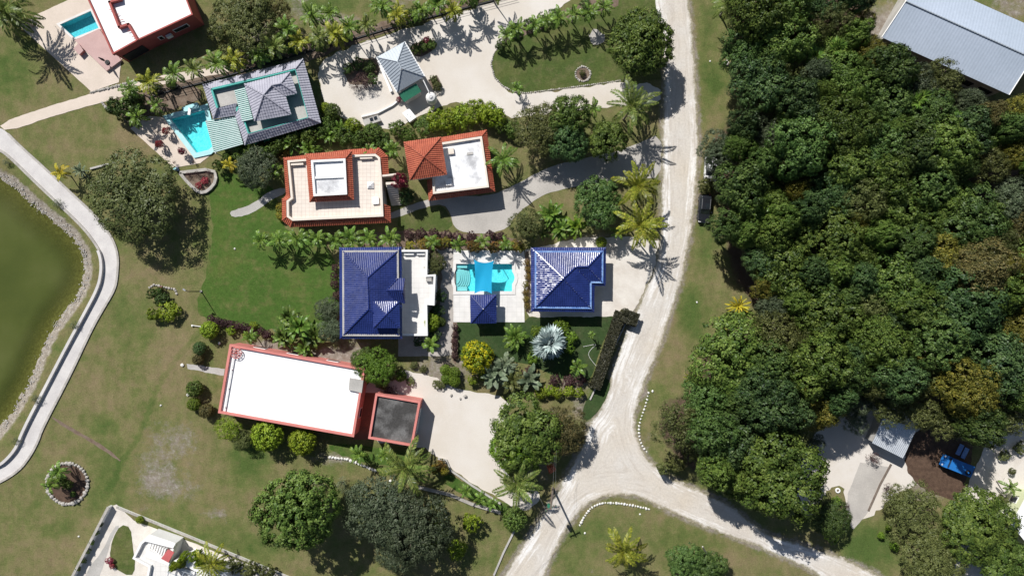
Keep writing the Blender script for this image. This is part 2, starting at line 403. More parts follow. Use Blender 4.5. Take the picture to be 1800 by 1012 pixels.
M['lagoon'] = lagoon_mat()
def pool_water():
    m, N, L, B = nodes('pool_water')
    t = N.new('ShaderNodeBsdfTransparent'); t.inputs[0].default_value = (.52, .93, .96, 1)
    g = N.new('ShaderNodeBsdfGlossy'); g.inputs['Roughness'].default_value = .03
    b = N.new('ShaderNodeBump'); b.inputs['Strength'].default_value = .35; b.inputs['Distance'].default_value = .06
    L.new(noise(N, L, 2.6, 3, .5), b.inputs['Height']); L.new(b.outputs[0], g.inputs['Normal'])
    x = N.new('ShaderNodeMixShader'); fr = N.new('ShaderNodeFresnel'); fr.inputs[0].default_value = 1.33; L.new(b.outputs[0], fr.inputs['Normal'])
    L.new(fr.outputs[0], x.inputs[0])
    L.new(t.outputs[0], x.inputs[1]); L.new(g.outputs[0], x.inputs[2]); L.new(x.outputs[0], N['Material Output'].inputs[0])
    return m
M['pool_water'] = pool_water()
def pool_tile(name, a, b):
    m, N, L, B = nodes(name)
    g = N.new('ShaderNodeNewGeometry'); v = N.new('ShaderNodeTexVoronoi'); v.inputs['Scale'].default_value = 5.5; v.distance = 'MANHATTAN'; L.new(g.outputs['Position'], v.inputs['Vector'])
    L.new(ramp(N, L, v.outputs['Color'], [(.2, a), (.8, b)]), B.inputs['Base Color']); B.inputs['Roughness'].default_value = .4
    return m
M['pool_tile'] = pool_tile('pool_tile', (.22, .66, .68), (.42, .82, .82))
M['pool_tile_deep'] = pool_tile('pool_tile_deep', (.18, .52, .57), (.34, .66, .70))
def sail_mat():
    m, N, L, B = nodes('sail_cloth')
    B.inputs['Base Color'].default_value = (.01, .42, .72, 1); B.inputs['Roughness'].default_value = .7
    t = N.new('ShaderNodeBsdfTranslucent'); t.inputs[0].default_value = (.02, .45, .72, 1)
    x = N.new('ShaderNodeMixShader'); x.inputs[0].default_value = .4
    L.new(B.outputs[0], x.inputs[1]); L.new(t.outputs[0], x.inputs[2]); L.new(x.outputs[0], N['Material Output'].inputs[0]); return m
M['sail'] = sail_mat()
# foliage
LF = {}
LF['deep'] = leafmat('leaf_deep', (.016, .036, .014), (.040, .074, .022), (.085, .130, .040))
LF['dark'] = leafmat('leaf_dark', (.020, .044, .012), (.052, .090, .020), (.105, .155, .040))
LF['mid'] = leafmat('leaf_mid', (.022, .046, .008), (.066, .106, .018), (.140, .188, .040))
LF['bright'] = leafmat('leaf_bright', (.036, .075, .006), (.095, .160, .014), (.180, .255, .032))
LF['olive'] = leafmat('leaf_olive', (.034, .044, .013), (.085, .098, .028), (.150, .160, .055))
LF['olive_dark'] = leafmat('leaf_olive_dark', (.026, .034, .010), (.062, .074, .022), (.112, .122, .042))
LF['grey'] = leafmat('leaf_grey', (.026, .042, .020), (.068, .090, .046), (.130, .155, .090))
LF['yellow'] = leafmat('leaf_yellow', (.048, .058, .010), (.115, .115, .020), (.24, .20, .035))
LF['brown'] = leafmat('leaf_brown', (.040, .044, .014), (.090, .084, .030), (.165, .130, .045))
LF['lime'] = leafmat('leaf_lime', (.060, .105, .006), (.150, .215, .014), (.27, .33, .035))
LF['flower'] = leafmat('leaf_flower', (.055, .100, .010), (.15, .19, .012), (.48, .38, .01))
LF['red'] = leafmat('leaf_red', (.10, .012, .02), (.25, .03, .05), (.42, .10, .12))
LF['plum'] = leafmat('leaf_plum', (.030, .014, .016), (.060, .028, .030), (.10, .055, .05))
LF['croton'] = leafmat('leaf_croton', (.045, .06, .012), (.13, .11, .02), (.30, .17, .03), hv=.10)
LF['palm'] = leafmat('leaf_palm', (.036, .078, .012), (.085, .150, .022), (.170, .250, .045), trans=.22, rough=.4)
LF['coco'] = leafmat('leaf_coco', (.060, .085, .010), (.145, .165, .016), (.31, .30, .04), trans=.22, rough=.4)
LF['coco_green'] = leafmat('leaf_coco_green', (.045, .075, .016), (.100, .140, .028), (.200, .230, .06), trans=.22, rough=.4)
LF['yellow_palm'] = leafmat('leaf_yellow_palm', (.14, .13, .012), (.28, .24, .02), (.46, .36, .03), trans=.22)
LF['silver'] = leafmat('leaf_silver', (.10, .14, .13), (.22, .28, .27), (.38, .44, .42), trans=.1)
LF['sage'] = leafmat('leaf_sage', (.05, .075, .042), (.12, .155, .09), (.23, .265, .17), trans=.15)
# ---------------------------------------------------------------- ground, water, roads and paving (outlines in photo pixels)
SHORE = [(-400, 250), (-60, 290), (0, 318), (25, 335), (50, 360), (80, 385), (112, 408), (135, 438), (143, 462), (140, 493), (132, 513), (112, 541),
         (87, 573), (67, 613), (50, 661), (30, 696), (0, 746), (-60, 800), (-400, 900)]
SHORE_W = [W(*p)[:2] for p in chaikin(SHORE, 2)]
POOL_PX = {'red': [(106, 44), (160, 20), (174, 50), (131, 67)],
           'teal': [(301, 209.5), (360, 193.5), (364.5, 212), (374, 258), (368, 264), (346, 269)],
           'blue': [(801.7, 463.7), (900, 463.7), (900, 477), (903, 482), (904.5, 488), (903, 494), (900, 499), (900, 511.7), (801.7, 511.7), (801.7, 503), (799, 496), (798, 488), (799, 480), (801.7, 473)]}
POOL_W = {k: [W(*p) for p in v] for k, v in POOL_PX.items()}
ROAD = [(1140, -60), (1141, 0), (1158, 60), (1166, 120), (1163, 212), (1162, 303), (1161, 373), (1160, 423), (1150, 470), (1128, 520), (1112, 556), (1092, 606), (1075, 646), (1070, 680),
        (1055, 722), (1034, 742), (1026, 775), (1000, 820), (985, 855), (955, 900), (925, 946), (900, 985), (880, 1016), (855, 1070),
        (930, 1070), (960, 1010), (980, 959), (1007, 914), (1030, 886), (1062, 873), (1100, 868), (1137, 879), (1180, 901), (1245, 929), (1300, 949), (1350, 969), (1400, 991), (1442, 1012), (1520, 1070),
        (1640, 1070), (1550, 1010), (1475, 976), (1380, 946), (1350, 938), (1312, 908), (1275, 880), (1225, 859), (1170, 834), (1135, 801), (1118, 762), (1116, 740), (1121, 713), (1140, 658), (1165, 601), (1177, 563),
        (1195, 506), (1202, 478), (1215, 415), (1222, 365), (1228, 290), (1230, 250), (1225, 175), (1222, 100), (1212, 0), (1208, -60)]
ROAD_W = [W(*p)[:2] for p in chaikin(ROAD, 1)]
FOREST = [(1262, -60), (1268, 0), (1290, 40), (1285, 100), (1298, 150), (1290, 200), (1245, 235), (1238, 290), (1252, 340), (1262, 420), (1285, 500), (1320, 550), (1225, 600), (1225, 670), (1160, 700), (1145, 760), (1190, 825),
          (1250, 850), (1330, 890), (1385, 885), (1405, 800), (1435, 740), (1490, 715), (1540, 715), (1620, 735), (1700, 745), (1800, 740), (1900, 730), (1900, 190), (1780, 175), (1690, 150), (1640, 115), (1565, 95), (1530, 45), (1540, -60)]
FOREST_W = [W(*p)[:2] for p in FOREST]

def blobs(x, y, L):
    px = x * PPM + 900; py = 506 - y * PPM; a = np.zeros(x.shape)
    for (bx, by, rx, ry, w) in L:
        d = np.hypot((px - bx) / rx, (py - by) / ry); a += w * np.clip(1.3 - d, 0, 1)
    return a
LUSH = [(20, 120, 60, 60, .5), (90, 130, 60, 40, -.2), (140, 230, 60, 40, .1), (240, 240, 50, 40, -.3), (60, 300, 40, 40, .2), (420, 330, 60, 50, .5), (420, 420, 60, 60, .4), (260, 480, 50, 20, -.2),
        (215, 560, 50, 60, .2), (260, 560, 60, 60, .15), (150, 690, 60, 60, -.1), (310, 640, 40, 70, -.35), (180, 745, 30, 20, .4), (250, 720, 40, 30, .2), (60, 960, 80, 60, -.15), (110, 890, 90, 60, .1), (190, 850, 40, 70, .35),
        (100, 930, 40, 15, .4), (330, 930, 80, 30, .15), (440, 810, 40, 50, .45), (420, 950, 80, 40, .3), (480, 960, 60, 30, .2), (860, 960, 60, 40, .15), (1060, 930, 60, 30, .3), (1010, 960, 60, 40, .25), (1200, 950, 80, 30, .2), (1270, 980, 90, 40, -.1),
        (1250, 60, 30, 120, .25), (1255, 150, 25, 40, .4), (1250, 230, 25, 50, -.1), (1245, 430, 25, 60, .3), (1215, 545, 25, 50, .5), (1180, 620, 30, 60, -.25), (1160, 690, 30, 40, .1), (1250, 800, 40, 30, .4), (1275, 850, 50, 30, .4), (1520, 960, 50, 40, .6), (1430, 900, 40, 40, .4),
        (560, 10, 80, 20, .6), (1010, 120, 60, 40, .3), (650, 800, 60, 20, .5), (870, 840, 40, 25, .5), (1050, 710, 30, 40, .6)]
BARE = [(290, 780, 50, 60, .42), (255, 840, 45, 45, .34), (300, 860, 50, 35, .38), (380, 905, 30, 20, .45), (250, 898, 15, 12, .35), (340, 770, 40, 40, .25), (360, 850, 60, 50, .2), (280, 640, 25, 30, .25), (172, 640, 25, 20, .2), (100, 790, 12, 10, .1),
        (200, 560, 20, 40, .05), (245, 255, 25, 25, .25), (590, 805, 70, 18, .5), (470, 890, 30, 60, .1), (560, 30, 70, 16, .55), (520, 0, 30, 20, .5), (700, 0, 60, 20, .5), (1060, 65, 30, 15, .0), (1043, 1002, 15, 6, .4), (1275, 110, 5, 5, .8),
        (1290, 240, 30, 40, .25), (1260, 520, 30, 30, .15), (1155, 600, 20, 40, .2), (1133, 690, 8, 18, .8), (1140, 770, 10, 40, .3), (1420, 940, 60, 25, .3), (1290, 560, 30, 40, .25), (900, 960, 30, 60, .1), (1400, 720, 30, 40, .3), (1330, 700, 20, 20, .35), (1570, 30, 50, 40, .6), (1530, 60, 30, 40, .55), (1780, 10, 60, 40, .5),
        (740, 440, 100, 25, .35), (620, 620, 60, 40, .5), (470, 610, 60, 18, .7), (560, 640, 60, 30, .7), (780, 650, 80, 40, .6), (1690, 900, 80, 60, .25), (1620, 860, 50, 30, .5), (940, 300, 60, 30, .2), (1010, 680, 60, 25, .5), (1020, 720, 20, 25, .6), (940, 820, 50, 60, .45), (1050, 420, 50, 15, .6),
        (330, 150, 60, 40, .3), (460, 60, 60, 40, .4), (420, 110, 90, 30, .5), (560, 70, 60, 20, .5), (640, 40, 100, 14, .3), (690, 235, 60, 30, .3), (880, 225, 60, 20, .4), (440, 20, 40, 40, .1)]
SOIL = [(930, 340, 60, 30, .15), (480, 270, 90, 30, .6), (600, 240, 120, 28, .55), (700, 280, 30, 40, .5), (985, 260, 80, 40, .5), (960, 390, 70, 30, .35), (600, 560, 25, 90, .7), (700, 620, 90, 30, .45), (760, 480, 20, 60, .7), (430, 40, 60, 40, .5), (690, 930, 120, 70, .3), (980, 640, 60, 40, .35), (900, 680, 60, 30, .4),
        (1640, 970, 70, 60, .25), (1290, 540, 25, 25, .3), (880, 720, 60, 20, .2), (650, 415, 200, 10, .35), (280, 545, 30, 20, .3), (300, 200, 50, 30, .35), (1150, 860, 10, 10, .2)]
def build_ground():
    dx = np.arange(-112, 112.01, .5); dy = np.arange(-68, 68.01, .5)
    xs = np.concatenate([[-900, -450, -220, -150], dx, [150, 220, 450, 900]]); ys = np.concatenate([[-900, -450, -220, -110], dy, [110, 220, 450, 900]])
    X, Y = np.meshgrid(xs, ys); x = X.ravel(); y = Y.ravel(); nx = len(xs); ny = len(ys)
    ins = inpoly(x, y, SHORE_W); ds = distpoly(x, y, SHORE_W[2:-2]); sd = np.where(ins, -ds, ds)
    z = np.where(sd < 2.2, np.clip((sd - 2.2) * .32, -2.5, 0), 0.0)
    rs = np.random.RandomState(3)
    z = z + np.where((sd > -3) & (sd < 2.5), rs.uniform(-.12, .12, x.size), rs.uniform(-.004, .0, x.size))
    forest = inpoly(x, y, FOREST_W); df = distpoly(x, y, FOREST_W)
    droad = distpoly(x, y, ROAD_W)
    tuft = distpoly(x, y, [W(*p)[:2] for p in ((395, 470), (385, 540), (345, 590), (318, 620), (285, 665), (262, 720), (240, 775), (212, 812), (200, 850))], False)
    lush = np.clip(.40 + 1.0 * blobs(x, y, LUSH) + np.where(tuft < .5, .28, 0), 0, 1); bare = np.clip(1.25 * blobs(x, y, BARE), 0, 1)
    bare = np.maximum(bare, np.clip(.80 - droad / 1.6, 0, .75))
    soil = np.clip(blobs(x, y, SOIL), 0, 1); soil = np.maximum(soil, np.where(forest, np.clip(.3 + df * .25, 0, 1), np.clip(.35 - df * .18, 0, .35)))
    bank = np.where(ins, 1.0, np.clip(1.35 - sd / 2.3, 0, 1))
    # pale sand of the lagoon floor turns to green mud with depth below
    faces = []
    kill = np.zeros(x.size, bool)
    for p in POOL_W.values():
        kill |= inpoly(x, y, inset(p, -.05))
    idx = np.arange(nx * ny).reshape(ny, nx)
    a = idx[:-1, :-1].ravel(); b = idx[:-1, 1:].ravel(); c = idx[1:, 1:].ravel(); d = idx[1:, :-1].ravel()
    ok = ~(kill[a] | kill[b] | kill[c] | kill[d])
    F = np.stack([a, b, c, d], 1)[ok]
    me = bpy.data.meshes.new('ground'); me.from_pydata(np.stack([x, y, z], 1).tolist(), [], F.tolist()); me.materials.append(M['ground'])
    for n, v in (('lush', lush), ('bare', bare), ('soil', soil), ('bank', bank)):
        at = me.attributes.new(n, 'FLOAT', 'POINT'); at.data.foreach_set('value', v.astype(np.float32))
    me.shade_smooth()
    o = bpy.data.objects.new('ground', me); C.objects.link(o); o['kind'] = 'structure'
build_ground()

wpoly = inset([Vector((p[0], p[1], 0)) for p in SHORE_W], -1.2)
sheet('lagoon_water', [(p.x, p.y) for p in wpoly], -.62, M['lagoon'], jit=0, step=2, space=1.1, world=True,
      attr={'depth': lambda x, y: np.where(inpoly(x, y, SHORE_W), np.clip(.12 + distpoly(x, y, SHORE_W[2:-2]) * .19, 0, .97), .1)})

def road_white(x, y):
    d = distpoly(x, y, ROAD_W); w = np.clip(.8 - np.abs(d - .9) / 1.2, 0, .8) * .55
    w += blobs(x, y, [(1100, 620, 30, 90, .5), (1060, 760, 30, 60, .55), (930, 930, 25, 60, .5), (1172, 380, 10, 120, .5), (1150, 500, 20, 40, .4), (1215, 330, 10, 150, .3), (1250, 915, 120, 12, .3), (1400, 965, 80, 20, .4), (1160, 30, 14, 60, .5), (1170, 230, 10, 60, .4), (1140, 690, 14, 40, .3), (1000, 860, 20, 40, .4)])
    w -= blobs(x, y, [(1090, 810, 50, 50, .5), (1200, 120, 14, 120, .3), (1190, 400, 14, 100, .25), (1290, 910, 80, 20, .3)])
    return np.clip(w, 0, 1)
sheet('road', ROAD, .028, M['road'], smooth=2, jit=.22, step=.3, space=.8, attr={'white': road_white, 'edge': lambda x, y: distpoly(x, y, ROAD_W)})
CONST0 = {'white': lambda x, y: np.full(x.shape, .25)}

# drives and yards of marl and sand
sheet('carport_yard', [(556, 125), (575, 100), (620, 80), (700, 56), (800, 25), (905, -8), (985, -40), (1030, -40), (985, 20), (950, 35), (905, 58), (880, 76), (866, 98), (863, 120), (870, 138), (885, 155), (905, 165), (925, 166), (1020, 155), (1090, 143), (1160, 150), (1163, 185),
       (1075, 187), (1000, 196), (930, 206), (890, 205), (850, 185), (800, 180), (765, 190), (700, 225), (660, 228), (600, 208), (578, 195), (566, 165)], .018, M['sand'], smooth=1, jit=.25, step=.5, space=2)
sheet('garage_drive', [(1018, 418), (1100, 416), (1163, 424), (1160, 470), (1128, 525), (1108, 556), (1092, 542), (1080, 556), (930, 557), (923, 545), (923, 440)], .016, M['white_gravel'], jit=.15)
sheet('orange_house_drive', [(660, 388), (705, 366), (745, 352), (790, 345), (860, 345), (905, 326), (950, 300), (1000, 283), (1060, 272), (1110, 258), (1165, 232), (1166, 312), (1110, 314), (1060, 320), (1000, 330), (960, 340), (930, 358), (900, 385), (895, 400), (860, 411), (820, 410), (798, 400), (792, 375), (780, 358), (745, 364), (712, 378), (690, 384)],
      .020, M['slab'], smooth=1, jit=.06)
sheet('pink_house_yard', [(640, 660), (700, 648), (760, 660), (790, 678), (830, 690), (870, 690), (900, 712), (885, 740), (866, 765), (872, 800), (890, 825), (880, 850), (900, 868), (945, 858), (950, 880), (925, 900), (900, 890), (860, 866), (800, 830), (785, 812), (755, 795), (745, 785), (640, 775)], .016, M['sand'], smooth=1, jit=.15)
sheet('red_paving', [(636, 690), (664, 690), (650, 772), (620, 772)], .024, M['red_paving'], jit=.03)
sheet('blue_house_path', [(704, 436), (800, 436), (800, 566), (797, 622), (780, 626), (700, 626), (700, 600)], .012, M['paver'], jit=.05)
sheet('shed_yard', [(1405, 905), (1398, 830), (1425, 770), (1470, 735), (1530, 700), (1620, 740), (1640, 800), (1625, 850), (1570, 870), (1540, 905), (1500, 915), (1480, 900), (1490, 860), (1470, 850), (1440, 880), (1420, 910)], .012, M['sand'], smooth=1, jit=.35)
sheet('concrete_slab', [(1512, 812), (1563, 820), (1524, 902), (1500, 930), (1490, 915), (1490, 868)], .020, M['slab'], jit=.08)
sheet('mulch_yard', [(1612, 745), (1700, 770), (1712, 790), (1690, 880), (1640, 870), (1595, 835), (1590, 800)], .018, M['mulch'], smooth=1, jit=.2)
sheet('side_drive', [(1690, 878), (1718, 815), (1740, 760), (1830, 730), (1830, 780), (1765, 840), (1745, 885)], .024, M['white_gravel'], jit=.12)
sheet('house_yard', [(1740, 880), (1765, 838), (1830, 770), (1830, 900), (1780, 950), (1745, 905)], .014, M['sand'], jit=.2)
sheet('clearing', [(1680, 960), (1720, 940), (1760, 960), (1790, 1060), (1670, 1060)], .014, M['white_gravel'], smooth=1, jit=.4)
# lawns
sheet('lawn', [(352, 312), (370, 352), (374, 390), (370, 440), (360, 485), (350, 520), (345, 552), (372, 566), (420, 570), (470, 580), (520, 580), (595, 585), (595, 432), (500, 405), (495, 385), (490, 355), (480, 330), (440, 312), (410, 306), (385, 304)], .010, M['lawn'], smooth=1, jit=.25)
sheet('clipped_lawn', [(803, 566), (921, 566), (930, 557), (1082, 556), (1060, 600), (1040, 660), (1030, 672), (985, 665), (930, 640), (880, 632), (803, 626)], .010, M['lawn_dark'], jit=.06)
sheet('oval_lawn', [(864, 112), (866, 98), (876, 80), (895, 64), (940, 40), (1010, 10), (1090, -20), (1150, -10), (1160, 60), (1162, 140), (1090, 141), (1020, 151), (925, 163), (905, 161), (884, 151), (869, 134)], .030, M['lawn_top'], jit=.08)
sheet('verge_lawn', [(1074, 670), (1070, 690), (1053, 722), (1033, 740), (1024, 735), (1025, 715), (1036, 695), (1060, 660)], .032, M['lawn_dark'], smooth=1, jit=.06)
sheet('grass_strip', [(575, 780), (640, 782), (690, 790), (745, 800), (700, 822), (640, 812), (590, 797)], .010, M['lawn'], smooth=1, jit=.15)
sheet('grass_bank', [(785, 828), (820, 850), (880, 880), (900, 890), (880, 905), (850, 890), (800, 862), (775, 845)], .020, M['lawn'], smooth=1, jit=.15)
sheet('garden_lawn', [(700, 378), (745, 366), (775, 360), (790, 378), (797, 402), (760, 408), (700, 404)], .010, M['lawn_top'], smooth=1, jit=.1)
# footpaths
PATH_OUT = [(-60, 215), (0, 224), (12, 232), (32, 253), (82, 298), (132, 345), (170, 380), (197, 415), (209, 448), (207, 485), (203, 508), (185, 538), (162, 578), (125, 658), (75, 753), (68, 775), (54, 801), (35, 826), (0, 848), (-60, 872)]
PATH_IN = [(-60, 835), (0, 818), (17, 804), (33, 784), (43, 756), (82, 681), (120, 608), (150, 553), (175, 506), (181, 478), (180, 453), (172, 433), (147, 400), (105, 360), (62, 320), (25, 283), (0, 262), (-60, 245)]
po = chaikin(PATH_OUT, 2, False); pi_ = chaikin(PATH_IN, 2, False)
sheet('lagoon_footpath', po + pi_, .036, M['pale_path'], jit=.04)
sheet('footpath', [(-4, 218), (75, 190), (160, 165), (212, 151), (262, 136), (340, 124), (420, 112), (420, 124), (340, 138), (270, 152), (232, 165), (180, 180), (100, 202), (12, 232)], .040, M['deck_beige'], smooth=1, jit=.06)
sheet('garden_path', [(403, 372), (418, 368), (445, 358), (470, 338), (500, 328), (503, 340), (478, 350), (455, 368), (430, 380), (408, 382)], .022, M['concrete'], smooth=1, jit=.06)
sheet('side_path', [(328, 639), (395, 648), (393, 660), (330, 648)], .014, M['concrete'], jit=.1)
sheet('cross_path', [(88, 733), (96, 733), (130, 754), (175, 778), (213, 808), (210, 811), (170, 783), (125, 758)], .010, M['soil'], smooth=1, jit=.1)
# decks with pools let into them
def hole(k): return [(p.x, p.y) for p in inset(POOL_W[k], -.35)]
sheet('red_house_deck', [(34, 46), (62, 27), (125, -2), (150, -40), (230, -40), (235, 60), (213, 108), (209, 145), (160, 161)], .050, M['deck_beige'], jit=.03, holes=[hole('red')])
sheet('teal_house_deck', [(229, 226), (262, 204), (296, 207), (303, 198), (366, 186), (384, 262), (352, 287), (305, 295)], .050, M['deck_beige'], jit=.03, holes=[hole('teal')])
sheet('pool_deck', [(797, 440), (921, 440), (924, 462), (926, 483), (921, 508), (922, 566), (797, 566)], .045, M['paving_tile'], jit=.02, holes=[hole('blue')])
# planting beds
for nm, poly in (('flower_bed', [(318, 304), (378, 296), (380, 318), (366, 336), (350, 338), (333, 322)]), ('flower_bed', [(640, 412), (700, 404), (900, 414), (925, 432), (800, 440), (700, 434), (610, 432)]),
                 ('flower_bed', [(607, 115), (640, 100), (665, 105), (668, 128), (650, 148), (620, 150), (605, 135)]), ('flower_bed', [(718, 78), (760, 68), (768, 80), (755, 95), (728, 105)]),
                 ('flower_bed', [(921, 444), (933, 440), (933, 550), (922, 545), (926, 500), (928, 480)]), ('flower_bed', [(745, 438), (775, 438), (778, 500), (768, 560), (770, 600), (750, 620), (748, 560), (768, 530), (768, 480)]),
                 ('flower_bed', [(795, 560), (806, 560), (804, 640), (795, 640)]), ('flower_bed', [(195, 170), (230, 165), (330, 150), (352, 155), (352, 178), (298, 194), (262, 202), (225, 225)]),
                 ('flower_bed', [(880, 64), (960, 28), (1060, -6), (1090, -6), (1085, 14), (1010, 30), (940, 56), (890, 76)]), ('flower_bed', [(560, 105), (620, 76), (900, -14), (880, -20), (600, 60), (480, 88), (260, 150), (262, 165), (420, 130)])):
    sheet(nm, poly, .036, M['soil'] if nm else M['mulch'], smooth=1, jit=.2)
# ---------------------------------------------------------------- houses
PROF = {'barrel': ([i / 6 for i in range(6)], [abs(math.sin(math.pi * i / 6)) for i in range(6)]),
        'seam': ([0, .03, .13, .16], [0, 1, 1, 0]), 'wave': ([0, .25, .5, .75], [0, .5, 1, .5])}
def tile_plane(mb, a, b, tops, sp=.34, amp=.07, row=.42, prof='barrel', saw=.035):
    """ribbed roof plane: eave a-b, then the upper corners from b's side to a's side"""
    u = (b - a).normalized(); hi = max(tops, key=lambda p: p.z)
    n = (b - a).cross(hi - a).normalized()
    if n.z < 0: n = -n
    v = n.cross(u)
    if v.z < 0: v = -v
    P = [((p - a).dot(u), (p - a).dot(v)) for p in [a, b] + list(tops)]
    u0 = min(p[0] for p in P); u1 = max(p[0] for p in P); vmax = max(p[1] for p in P); vmin = min(p[1] for p in P)
    fr, hh = PROF[prof]; us = []
    k = math.floor(u0 / sp)
    while k * sp < u1:
        us += [((k + f) * sp, h) for f, h in zip(fr, hh) if u0 <= (k + f) * sp <= u1]; k += 1
    us = [(u0 + 1e-4, 0)] + us + [(u1 - 1e-4, 0)]
    if row:
        rows = []; r = vmin
        while r < vmax:
            rows += [(r, saw), (r + row * .98, 0)]; r += row
    else: rows = [(vmin, 0), (vmax, 0)]
    m = len(rows); vs = []; rg = random.Random(int(abs(a.x * 31 + a.y * 17) * 10)); jit = {}
    for uu, h in us:
        cr = []
        for i in range(len(P)):
            (x0, y0), (x1, y1) = P[i], P[(i + 1) % len(P)]
            if (x0 - uu) * (x1 - uu) <= 0 and abs(x1 - x0) > 1e-7: cr.append(y0 + (y1 - y0) * (uu - x0) / (x1 - x0))
        lo, h2 = (min(cr), max(cr)) if cr else (0, 0)
        for q, (vv, s) in enumerate(rows):
            if row and q % 2 == 0: s = s * jit.setdefault((int(math.floor(uu / sp)), q), rg.uniform(.55, 1.45))
            w = min(max(vv, lo), h2); vs.append(a + u * uu + v * w + n * (h * amp + s))
    fs = [(i * m + j, (i + 1) * m + j, (i + 1) * m + j + 1, i * m + j + 1) for i in range(len(us) - 1) for j in range(m - 1)]
    mb.add(vs, fs)
def roof_part(name, planes, m, parent, **kw):
    mb = MB()
    for a, b, tops in planes: tile_plane(mb, a, b, tops, **kw)
    o = mb.build(name, m, parent)
    return o
def cap(parent, m, *lines, r=.13, lift=.08, name='ridge_cap'):
    for a, b in lines:
        d = Vector((0, 0, lift)); k = max(2, int((b - a).length / .45)); pts = []; rad = []
        for i in range(k):
            pts += [a.lerp(b, i / k) + d, a.lerp(b, (i + .97) / k) + d]; rad += [r * 1.15, r * .85]
        MB().tube(pts, rad, 6).build(name, m, parent)
def pen(poly, z): return [Vector((p[0], p[1], z)) for p in poly]
def parapet(parent, poly, z0, z1, t, m, name='parapet'):
    return MB().ring([p for p in poly], inset(poly, t), z0, z1).build(name, m, parent)
def cen(poly):
    return Vector((sum(p[0] for p in poly) / len(poly), sum(p[1] for p in poly) / len(poly), 0))
def window(parent, a, b, z0, z1, m=None, frame=None, off=.03):
    """window in a wall running a-b (a to b along the wall, outside on the right-hand side)"""
    d = (b - a).normalized(); n = Vector((d.y, -d.x, 0)); c = (a + b) / 2; L = (b - a).length; rz = math.atan2(d.y, d.x)
    w = MB().box((c.x + n.x * off, c.y + n.y * off, (z0 + z1) / 2), (L + .2, .10, z1 - z0 + .2), rz).build('window', frame or M['white_wall'], parent)
    MB().box((c.x + n.x * (off + .05), c.y + n.y * (off + .05), (z0 + z1) / 2), (L, .06, z1 - z0), rz).build('pane', m or M['glass'], w)
    return w
def pool(key, label, cop, coping_m, tile, zc=.12, depth=1.5, wl=-.05, outer=None):
    P = POOL_W[key]; t = thing('swimming_pool', label, 'pool', cen(P))
    MB().ring(outer or inset(P, -cop), P, -.15, zc).build('coping', coping_m, t)
    I = P
    n = len(I); mb = MB()
    mb.add([(p[0], p[1], -depth) for p in I], [tuple(range(n))]); fl = mb.build('floor', tile, t)
    mb = MB(); mb.add([(p[0], p[1], z) for z in (-depth, -.15) for p in I], [(i, (i + 1) % n, n + (i + 1) % n, n + i) for i in range(n)]); mb.build('pool_wall', tile, t)
    mb = MB(); mb.add([(p[0], p[1], wl) for p in inset(P, -.01)], [tuple(range(n))]); mb.build('water', M['pool_water'], t)
    return t
pool('red', 'small turquoise pool beside the red flat-roofed house', .35, M['deck_white'], M['pool_tile_deep'], depth=1.2)
tp = pool('teal', 'turquoise pool with pale teal rim beside the teal-trimmed grey house', .8, M['cyan_tile'], M['pool_tile'], zc=.25, depth=1.2)
POOL_OUT = WP([(796.7, 459), (906, 459), (906, 474), (909, 480), (910.5, 488), (909, 496), (906, 502), (906, 517.5), (796.7, 517.5), (796.7, 506), (794, 498), (793, 488), (794, 478), (796.7, 470)])
bp = pool('blue', 'turquoise pool with curved steps under the blue shade sail', .5, M['deck_white'], M['pool_tile'], zc=.14, outer=POOL_OUT, depth=.95)

# --- blue-pool steps: five curved treads and two side seats
for k in range(6):
    r0 = (12 + k * 3.4) / PPM; zt = -.12 - .13 * k
    c = W(797, 488); x_min = W(802.0, 0).x; arc = []
    for q in range(17):
        t = R(-90 + 180 * q / 16); p = (c.x + r0 * math.cos(t), c.y + 1.12 * r0 * math.sin(t))
        if p[0] > x_min: arc.append((p[0], min(max(p[1], W(0, 503).y), W(0, 472).y)))
    MB().prism(arc + [(x_min, arc[-1][1]), (x_min, arc[0][1])], -.94, zt).build('step', M['deck_white'], bp)
for y0, y1 in ((464.5, 471), (503.5, 511)):
    MB().prism(WP([(802.2, y0), (821, y0), (821, y1), (802.2, y1)]), -.94, -.22).build('seat', M['deck_white'], bp)

